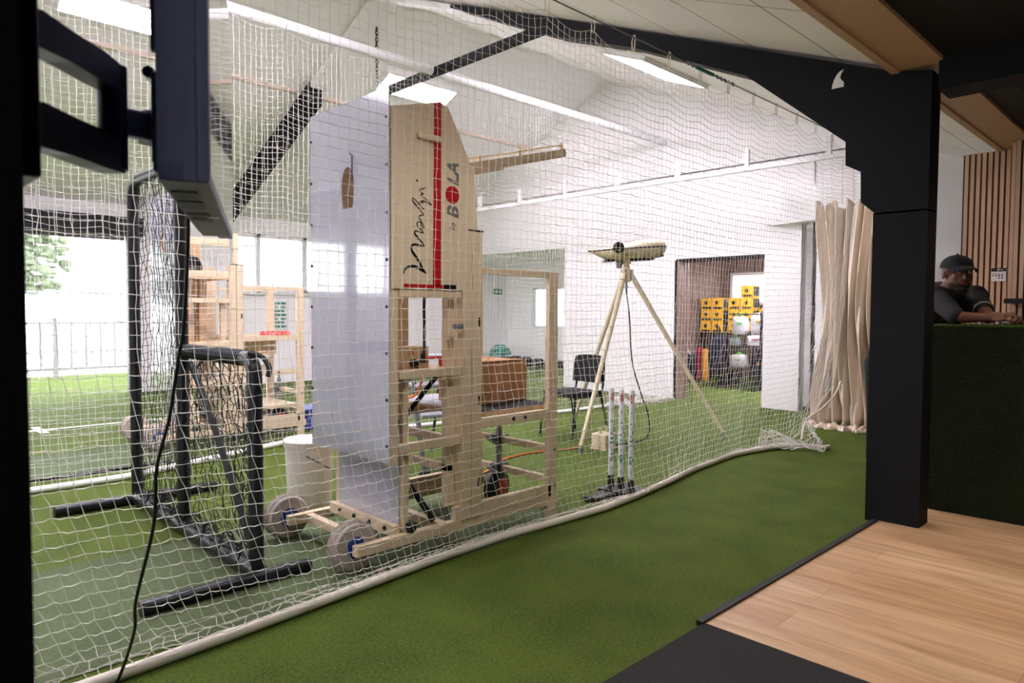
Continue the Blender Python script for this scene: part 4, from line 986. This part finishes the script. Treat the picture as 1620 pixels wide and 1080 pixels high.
def rack(x, y, label):
    t = thing('display_rack', label, 'rack', (x, y, 0))
    for yy in (y - .34, y + .34):
        MB().box((x - .018, yy - .018, .03), (x + .018, yy + .018, 1.32)).build('upright', M['black_plastic'], t)
        MB().box((x - .28, yy - .025, 0), (x + .28, yy + .025, .03)).build('foot', M['black_plastic'], t)
    for z in (.32, .72, 1.28): MB().box((x - .012, y - .34, z), (x + .012, y + .34, z + .024)).build('crossbar', M['black_plastic'], t)
    for z in (.34, .74): MB().box((x - .2, y - .33, z), (x + .012, y + .33, z + .01)).build('shelf', M['black_plastic'], t)
rack(11.25, 5.82, 'black display rack nearer the doorway in the store'); rack(12.0, 5.95, 'black display rack behind the nearer one')
def bag(name, label, c, sz, m, m2, seed):
    t = thing(name, label, 'bag', (c[0], c[1], c[2] - sz[2])); R = random.Random(seed); b = MB().ball((0, 0, 0), 1, 18)
    for i in range(len(b.v)):
        p = b.v[i]; q = Vector([math.copysign(abs(v) ** .42, v) for v in p]); k = 1 + .22 * mnoise.noise(p * 2.3 + Vector((seed, 0, 0))) - .14 * max(0, p.z)
        b.v[i] = Vector((q.x * sz[0] * k, q.y * sz[1] * k, q.z * sz[2] * k)) + Vector(c)
    b.build('body', m, t, True)
    MB().tube(catmull([(c[0], c[1] - sz[1] * .4, c[2] + sz[2] * .8), (c[0] - .03, c[1], c[2] + sz[2] * 1.3), (c[0], c[1] + sz[1] * .4, c[2] + sz[2] * .8)], 6), .012, 8).build('strap', m2, t, True)
    MB().box((c[0] - sz[0] * 1.06, c[1] - sz[1] * .5, c[2] + sz[2] * .1), (c[0] - sz[0] * .86, c[1] + sz[1] * .35, c[2] + sz[2] * .3), bev=.01).build('pocket', m2, t)
    return t
bag('kit_bag', 'black kit bag hung at the left of the nearer store rack', (11.42, 6.36, .60), (.13, .13, .36), M['navy'], M['black_plastic'], 1)
bag('kit_bag', 'dark bag standing by the slatted wall left of the red pad', (11.75, 7.2, .28), (.13, .13, .28), M['black_fabric'], M['white_bag'], 2)
bag('white_bag', 'big white plastic bag high on the right of the store rack', (11.45, 5.55, 1.13), (.12, .19, .20), M['white_bag'], M['mustard'], 3)
bag('white_bag', 'white bag of pads on the middle shelf of the store rack', (11.40, 5.62, .845), (.10, .17, .09), M['white_bag'], M['crimson'], 4)
bag('white_bag', 'clear white bag with green trim on the lower rack shelf', (11.40, 5.95, .47), (.10, .15, .12), M['white_bag'], M['lime'], 5)
bag('kit_bag', 'slate blue bag at the foot of the right rack upright', (11.45, 5.55, .38), (.11, .12, .32), M['navy'], M['mustard'], 6)
bag('white_bag', 'pale bag with green handle hanging high in the middle of the store rack', (11.42, 5.95, 1.10), (.08, .13, .17), M['white_bag'], M['lime'], 7)
bag('kit_bag', 'black bag low on the turf between the racks', (11.62, 6.3, .15), (.13, .16, .15), M['black_fabric'], M['mustard'], 8)
bag('kit_bag', 'grey bag on the middle rack shelf behind the left upright', (11.42, 6.02, .80), (.09, .10, .09), M['grey_plastic'], M['lime'], 9)
pd = MB().box((12.1, 7.22, 0), (12.24, 7.30, .42), bev=.02).build('foam_pad', M['scarlet'], origin=(12.17, 7.26, 0)); tag(pd, 'short bright red foam pad leaning in the store corner', 'foam pad')
pd = MB().box((12.02, 7.09, 0), (12.14, 7.18, .64), bev=.02).build('foam_pad', M['crimson']); tag(pd, 'tall crimson foam pad beside the yellow one in the store', 'foam pad')
pd = MB().box((11.98, 6.95, 0), (12.1, 7.03, .62), bev=.02).build('foam_pad', M['mustard']); tag(pd, 'tall mustard yellow foam pad in the store', 'foam pad')
fan = thing('wall_fan', 'dark wall fan with white front on the slatted store side wall', 'fan', (11.3, 7.3, 1.85))
MB().lathe([(.16, 0), (.17, .03), (.16, .1), (.05, .12)], (11.3, 7.25, 1.85), (-.6, -.8, 0), 24).build('cage', M['navy'], fan, True); MB().lathe([(.09, .1), (.1, .125), (.02, .13)], (11.3, 7.25, 1.85), (-.6, -.8, 0), 20).build('cover', M['white'], fan, True)
MB().box((11.27, 7.25, 1.7), (11.33, 7.385, 1.76)).build('arm', M['black_plastic'], fan)
# side room: exit sign, dumbbells, ball
es = thing('exit_sign', 'small green exit sign on the white wall of the side room', 'sign', (12.2, 12.88, 1.8))
MB().box((11.9, 12.87, 1.75), (12.2, 12.9, 1.89)).build('sign_face', M['green_sign'], es)
MB().box((11.96, 12.866, 1.79), (12.03, 12.87, 1.85)).box((12.07, 12.866, 1.81), (12.14, 12.87, 1.83)).build('pictogram', M['white'], es)
mb_ = thing('exercise_ball', 'large green and black patterned exercise ball on the turf of the side room', 'ball', (11.6, 12.3, 0))
MB().ball((11.6, 12.3, .27), .265, 22).build('ball', M['teal'], mb_, True)
pb_ = MB()
for k in range(14):
    a = k * 2.4; zc = .27 + .24 * (1 - 2 * (k + .5) / 14); rr_ = math.sqrt(max(.0, .265 ** 2 - (zc - .27) ** 2)); d = Vector((rr_ * math.cos(a), rr_ * math.sin(a), zc - .27)); pb_.lathe([(.05, -.012), (.045, .004), (.0, .006)], Vector((11.6, 12.3, .27)) + d * .985, d, 10)
tag(pb_.build('dark_patch', M['ink'], mb_), None, None, None, 'stuff')
for k in range(5):
    x, y = 11.75 + .08 * k, 11.9 - .29 * k
    t = thing('dumbbell', ['dumbbell next to the patterned ball', 'second dumbbell from the patterned ball', 'middle dumbbell of the row in the side room', 'fourth dumbbell from the patterned ball', 'dumbbell at the right end of the row'][k], 'dumbbell', (x, y, 0), 'dumbbells in the side room')
    s_ = .13 - .008 * k
    for q in (-.08, .08): MB().lathe([(s_ * .6, -.04), (s_, -.03), (s_, .03), (s_ * .6, .04)], (x + q * .3, y + q * .9, s_), (.3, .9, 0), 12).build('weight', M['black_plastic'], t)
    MB().tube([(x - .02, y - .07, s_), (x + .02, y + .07, s_)], .018, 8).build('grip', M['steel'], t)

# boards by the far wall, seen past the second machine
nb = thing('notice_board', 'green printed notice on the white far wall', 'notice', (5.7, 11.98, 1.2))
MB().box((5.55, 11.975, .95), (5.95, 11.995, 1.5)).build('sheet', M['white'], nb)
g_ = MB()
for r_ in range(7):
    for k in range(3): g_.box((5.58 + k * .12, 11.97, 1.0 + r_ * .07), (5.58 + k * .12 + (.1 if (r_ + k) % 3 else .06), 11.975, 1.04 + r_ * .07))
tag(g_.build('printed_rows', M['teal'], nb), None, None, None, 'stuff')

# ------------------------------------------------------------------ reception counter and the man leaning on it
ct = thing('reception_counter', 'reception counter wrapped in dark green turf', 'counter', (5.5, 0, 0))
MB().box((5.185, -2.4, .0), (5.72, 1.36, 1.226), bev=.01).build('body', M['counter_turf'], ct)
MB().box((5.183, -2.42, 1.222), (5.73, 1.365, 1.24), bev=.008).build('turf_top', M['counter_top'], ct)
shf = MB().box((7.02, -1.0, 1.40), (7.18, 1.30, 1.44)).build('wall_shelf', M['black_trim']); tag(shf, 'black shelf on the projecting slatted wall', 'shelf')
sg = thing('price_notice', 'small white notice with a black header on the slatted wall', 'notice', (7.48, 1.43, 1.61))
MB().box((7.478, 1.376, 1.605), (7.489, 1.486, 1.722)).build('sheet', M['white'], sg); MB().box((7.475, 1.376, 1.692), (7.478, 1.486, 1.722)).build('header', M['ink'], sg)
hx = MB(); hx.box((7.474, 1.425, 1.702), (7.475, 1.44, 1.712)); hx.box((7.474, 1.395, 1.705), (7.475, 1.42, 1.709)); hx.build('header_text', M['white'], sg)
for k in range(4): MB().box((7.475, 1.465 - k * .023, 1.650), (7.478, 1.477 - k * .023, 1.664)).build('icon', [M['card_tape'], M['sign_red'], M['ink'], M['blue']][k], sg)
for k in range(2): MB().box((7.475, 1.42 - k * .023, 1.628), (7.478, 1.432 - k * .023, 1.641)).build('icon', [M['sign_red'], M['navy']][k], sg)
tx = MB()
for k in range(4): tx.box((7.4755, 1.463 - k * .023, 1.672), (7.478, 1.479 - k * .023, 1.676))
tag(tx.build('printed_line', M['grey_plastic'], sg), None, None, None, 'stuff')
pp = MB().box((5.62, .95, 1.241), (5.71, 1.05, 1.285), bev=.01).build('card_holder', M['white']); tag(pp, 'small white card holder on the counter behind the man\'s arms', 'card holder')

pr = thing('person', 'man in a black cap and black polo shirt leaning on the turf counter', 'person', (6.1, 1.75, 0))
HC = Vector((5.70, 1.335, 1.588))
fd = Vector((-.75, -.66, -.05)).normalized(); rt = fd.cross(Z).normalized(); hu = rt.cross(fd).normalized()   # gaze, his right... image side vector
HM = Matrix((fd, -rt, hu)).transposed().to_4x4(); HM.translation = HC; HM = HM @ Matrix.Scale(1.09, 4)
h_ = lambda x, y, z: HM @ Vector((x, y, z))      # x forward, y to his left, z up
def remesh(o, vox, it=6, fac=.5):
    m_ = o.modifiers.new('blend', 'REMESH'); m_.mode = 'VOXEL'; m_.voxel_size = vox; m_.use_smooth_shade = True
    if it: s_ = o.modifiers.new('soft', 'SMOOTH'); s_.iterations = it; s_.factor = fac
body = MB()
rot = HM.to_3x3()
def hb(c, r, sc): body.ball(h_(*c), r, 18, sc=sc, mtx=rot)
hb((-.012, 0, .035), .088, (1.12, .88, 1.02)); hb((.03, 0, -.035), .072, (.95, .88, 1.15)); hb((.055, 0, -.092), .036, (1, 1.05, .75)); hb((.02, 0, -.07), .058, (1, .98, .8))
for s in (-1, 1):
    hb((-.01, s * .079, -.005), .024, (.75, .38, 1.25)); hb((.062, s * .036, -.02), .025, (.7, 1, .8)); hb((.078, s * .032, .032), .016, (.7, 1.5, .55))
body.limb(h_(.088, 0, .018), h_(.108, 0, -.028), .010, .014, 5, 10); hb((.101, .011, -.03), .009, (1, 1, .8)); hb((.101, -.011, -.03), .009, (1, 1, .8))
hb((.088, 0, -.056), .02, (.6, 1.15, .32)); hb((.086, 0, -.068), .019, (.6, 1.1, .38))
NB = Vector((5.82, 1.47, 1.435)); CH = Vector((5.97, 1.60, 1.27)); PV = Vector((6.22, 1.92, .92))
body.limb(h_(-.03, 0, -.06), NB, .056, .062, 6, 14)
body.limb(NB, CH, .10, .15, 5, 16).limb(CH, PV, .15, .15, 8, 16)
SL = Vector((5.64, 1.44, 1.42)); SR = Vector((5.96, 1.28, 1.43))   # shoulders: camera side, far side
body.limb(SL, CH, .075, .12, 5, 14).limb(SR, CH, .075, .12, 5, 14)
EL = Vector((5.34, 1.245, 1.285)); ER = Vector((5.64, 1.13, 1.285))
HL = Vector((5.36, 1.075, 1.283)); HR = Vector((5.44, 1.03, 1.292))
body.limb(SL, EL, .058, .044, 7, 12).limb(SR, ER, .058, .044, 7, 12)
body.limb(EL, HL, .043, .028, 7, 12).limb(ER, HR, .043, .028, 7, 12)
for s, hp in ((-.12, (6.2, 2.0, .9)), (.12, (6.3, 1.84, .9))):
    hp = Vector(hp); kn = hp + Vector((-.08, -.03, -.44)); an2 = hp + Vector((.02, .02, -.84))
    body.limb(hp, kn, .09, .062, 7, 14).limb(kn, an2, .06, .042, 7, 12).limb(an2 + Vector((.02, 0, -.02)), an2 + Vector((-.17, -.04, -.04)), .04, .03, 5, 10)
# clasped hands: palms, five bent fingers and a thumb each
def hand(w, d, up, curl, side):
    d = d.normalized(); s = d.cross(up).normalized() * side; u = s.cross(d).normalized() * side
    P0 = w + d * .045
    body.limb(w, P0 + d * .03, .026, .027, 5, 12); body.limb(P0 + s * .02, P0 + d * .045 + s * .026, .018, .014, 4, 10); body.limb(P0 - s * .02, P0 + d * .04 - s * .026, .018, .014, 4, 10)
    for k, L in enumerate((.070, .080, .074, .058)):
        b0 = P0 + d * .045 + s * (.030 - .02 * k); a1_ = b0 + d * L * .42 - u * L * .1 * curl; a2_ = a1_ + d * L * .22 - u * L * .32 * curl; a3_ = a2_ - d * L * .1 * curl - u * L * .26 * curl
        body.limb(b0, a1_, .0095, .009, 5, 8).limb(a1_, a2_, .009, .008, 4, 8).limb(a2_, a3_, .008, .007, 4, 8)
    t0 = P0 - d * .01 + s * .026; t1 = t0 + d * .03 + s * .026 + u * .005; t2 = t1 + d * .034 + s * .002 + u * .01
    body.limb(t0, t1, .013, .011, 4, 8).limb(t1, t2, .011, .008, 4, 8)
hand(HL, Vector((.05, -1, .02)), Vector((-.5, 0, 1)), .9, 1); hand(HR, Vector((-.35, -1, .02)), Vector((.4, 0, 1)), 1.1, -1)
bo = body.build('body', M['skin'], pr, True); remesh(bo, .0062, 4)
for s in (-1, 1):
    e = MB().ball(h_(.078, s * .033, .016), .0115, 14).build('eye', M['eye'], pr, True); MB().ball(h_(.0855, s * .033, .016), .0062, 10, sc=(.8, 1, 1), mtx=rot).build('iris', M['ink'], e, True)
eb = MB()
for s in (-1, 1): eb.limb(h_(.092, s * .016, .036), h_(.082, s * .052, .037), .0045, .003, 5, 8)
eb.build('eyebrow', M['beard'], pr, True)
bd_ = MB()
for c, r, sc in (((.03, 0, -.066), .0725, (.9, .885, .55)), ((.054, 0, -.095), .041, (1.02, 1.1, .75)), ((.02, 0, -.078), .063, (.98, 1.0, .72))): bd_.ball(h_(*c), r, 18, sc=sc, mtx=rot)
for s in (-1, 1): bd_.limb(h_(.093, s * .006, -.047), h_(.08, s * .03, -.056), .008, .006, 5, 8)
bo = bd_.build('beard', M['beard'], pr, True); remesh(bo, .006, 3)
lp_ = MB().limb(h_(.0985, -.017, -.062), h_(.0985, .017, -.062), .0062, .0062, 6, 8).build('lips', mat('lips', (120, 72, 62), .5), pr, True)
cp_ = MB(); n_ = 22; vs = []; fs = []
for j in range(9):
    a = PI / 2 * j / 8
    for k in range(n_):
        b_ = 2 * PI * k / n_; q = (1.16 * .094 * math.cos(a) * math.cos(b_) - .012, .096 * math.cos(a) * math.sin(b_) * .94, .040 + .086 * math.sin(a) ** .85)
        vs.append(h_(*q))
for j in range(8):
    for k in range(n_): fs.append((j * n_ + k, j * n_ + (k + 1) % n_, (j + 1) * n_ + (k + 1) % n_, (j + 1) * n_ + k))
cap_o = MB().add(vs, fs).ball(h_(-.012, 0, .126), .009, 10).build('cap', M['cap'], pr, True)
vs = []; fs = []
for zo in (0, .006):
    for i in range(5):
        for k in range(11):
            a = -1.15 + 2.3 * k / 10; t = i / 4
            vs.append(h_(-.012 + (.100 + .075 * t * math.cos(a * .9)) * math.cos(a) * 1.08, (.088 + .012 * t) * math.sin(a) * (1 - .05 * t), .05 + zo - .022 * t - .018 * abs(math.sin(a)) ** 2 * (t + .2)))
for o2 in (0, 55):
    for i in range(4):
        for k in range(10): a = o2 + i * 11 + k; fs.append((a, a + 1, a + 12, a + 11))
ring = [k for k in range(11)] + [11 * i + 10 for i in range(1, 5)] + [44 + k for k in range(9, -1, -1)] + [11 * i for i in range(3, 0, -1)]
for a, b in zip(ring, ring[1:] + ring[:1]): fs.append((a, b, b + 55, a + 55))
MB().add(vs, fs).build('brim', M['cap'], cap_o, True)
sh = MB().limb(NB + Vector((0, 0, .0)), CH, .112, .165, 5, 16).limb(CH, PV + Vector((0, 0, .02)), .165, .168, 8, 16).limb(SL, CH, .09, .135, 5, 14).limb(SR, CH, .09, .135, 5, 14)
sh.limb(SL, SL.lerp(EL, .97), .082, .056, 6, 14).limb(SR, SR.lerp(ER, .66), .078, .066, 6, 14).limb(NB + Vector((-.03, -.03, .03)), NB, .078, .1, 4, 14)
so_ = sh.build('polo_shirt', M['shirt'], pr, True); remesh(so_, .009, 4)
for a, b in ((SR, ER),):
    MB().tube([a.lerp(b, .655), a.lerp(b, .70)], [.0675, .066], 18).build('sleeve_trim', M['cuff'], so_, True)
tr_ = MB()
for hp in ((6.2, 2.0, .9), (6.3, 1.84, .9)):
    hp = Vector(hp); kn = hp + Vector((-.08, -.03, -.44)); an2 = hp + Vector((.02, .02, -.80)); tr_.limb(hp, kn, .105, .08, 7, 14).limb(kn, an2, .08, .062, 7, 12)
tr_.ball((6.24, 1.92, .9), .16, 16)
o_ = tr_.build('trousers', M['shirt'], pr, True); remesh(o_, .01, 3)
sh2 = MB()
for hp in ((6.2, 2.0, .9), (6.3, 1.84, .9)):
    hp = Vector(hp); a = hp + Vector((.05, .02, -.857)); sh2.limb(a, a + Vector((-.2, -.05, .0)), .042, .036, 7, 12)
o_ = sh2.build('shoes', M['ink'], pr, True); remesh(o_, .008, 2)

# ------------------------------------------------------------------ light
w = bpy.data.worlds.new('sky'); SC.world = w; w.use_nodes = True; nt = w.node_tree
bgn = nt.nodes['Background']; sky = nt.nodes.new('ShaderNodeTexSky'); sky.sky_type = 'HOSEK_WILKIE'; sky.turbidity = 9; sky.sun_direction = (-.2, -.6, .75); sky.ground_albedo = .6
mx = nt.nodes.new('ShaderNodeMix'); mx.data_type = 'RGBA'; mx.inputs[0].default_value = .8; mx.inputs[7].default_value = (.95, .97, 1, 1)
nt.links.new(sky.outputs[0], mx.inputs[6]); nt.links.new(mx.outputs[2], bgn.inputs['Color']); bgn.inputs['Strength'].default_value = 4
def downlight_or_fill(x, y, z, power, size=.12, color=(1, .86, .70), spot=None):  # serves the reception downlights and the added fill spots
    L = bpy.data.lights.new('downlight_or_fill', 'SPOT' if spot else 'AREA'); L.energy = power; L.color = color
    if spot: L.spot_size = math.radians(spot); L.spot_blend = .6; L.shadow_soft_size = size
    else: L.shape = 'DISK'; L.size = size
    o = bpy.data.objects.new('downlight_or_fill', L); COL.objects.link(o); o.location = (x, y, z)
for x, y, p in ((2.4, -.4, 30), (3.9, -.2, 30), (3.6, -1.8, 24), (1.0, -1.6, 10)): downlight_or_fill(x, y, 2.78, p, .14, spot=120)
for x in (.6, 2.3): downlight_or_fill(x, 1.7, 2.84, 26, .2, (1, .97, .95), spot=150)  # added unseen spots, front fill for the near machine's side
downlight_or_fill(6.4, .8, 2.78, 26, .12, spot=120); downlight_or_fill(4.9, .7, 2.70, 20, .12, spot=90)  # second spot is added to brighten the man and counter
vs_ = SC.view_settings; vs_.view_transform = 'Standard'; vs_.look = 'None'; vs_.gamma = 1; vs_.use_curve_mapping = False; vs_.exposure = 1.3
SC.cycles.max_bounces = 8; SC.cycles.diffuse_bounces = 5; SC.cycles.transmission_bounces = 6; SC.cycles.use_denoising = True
SC.cycles.sample_clamp_indirect = 6; SC.cycles.caustics_reflective = False; SC.cycles.caustics_refractive = False
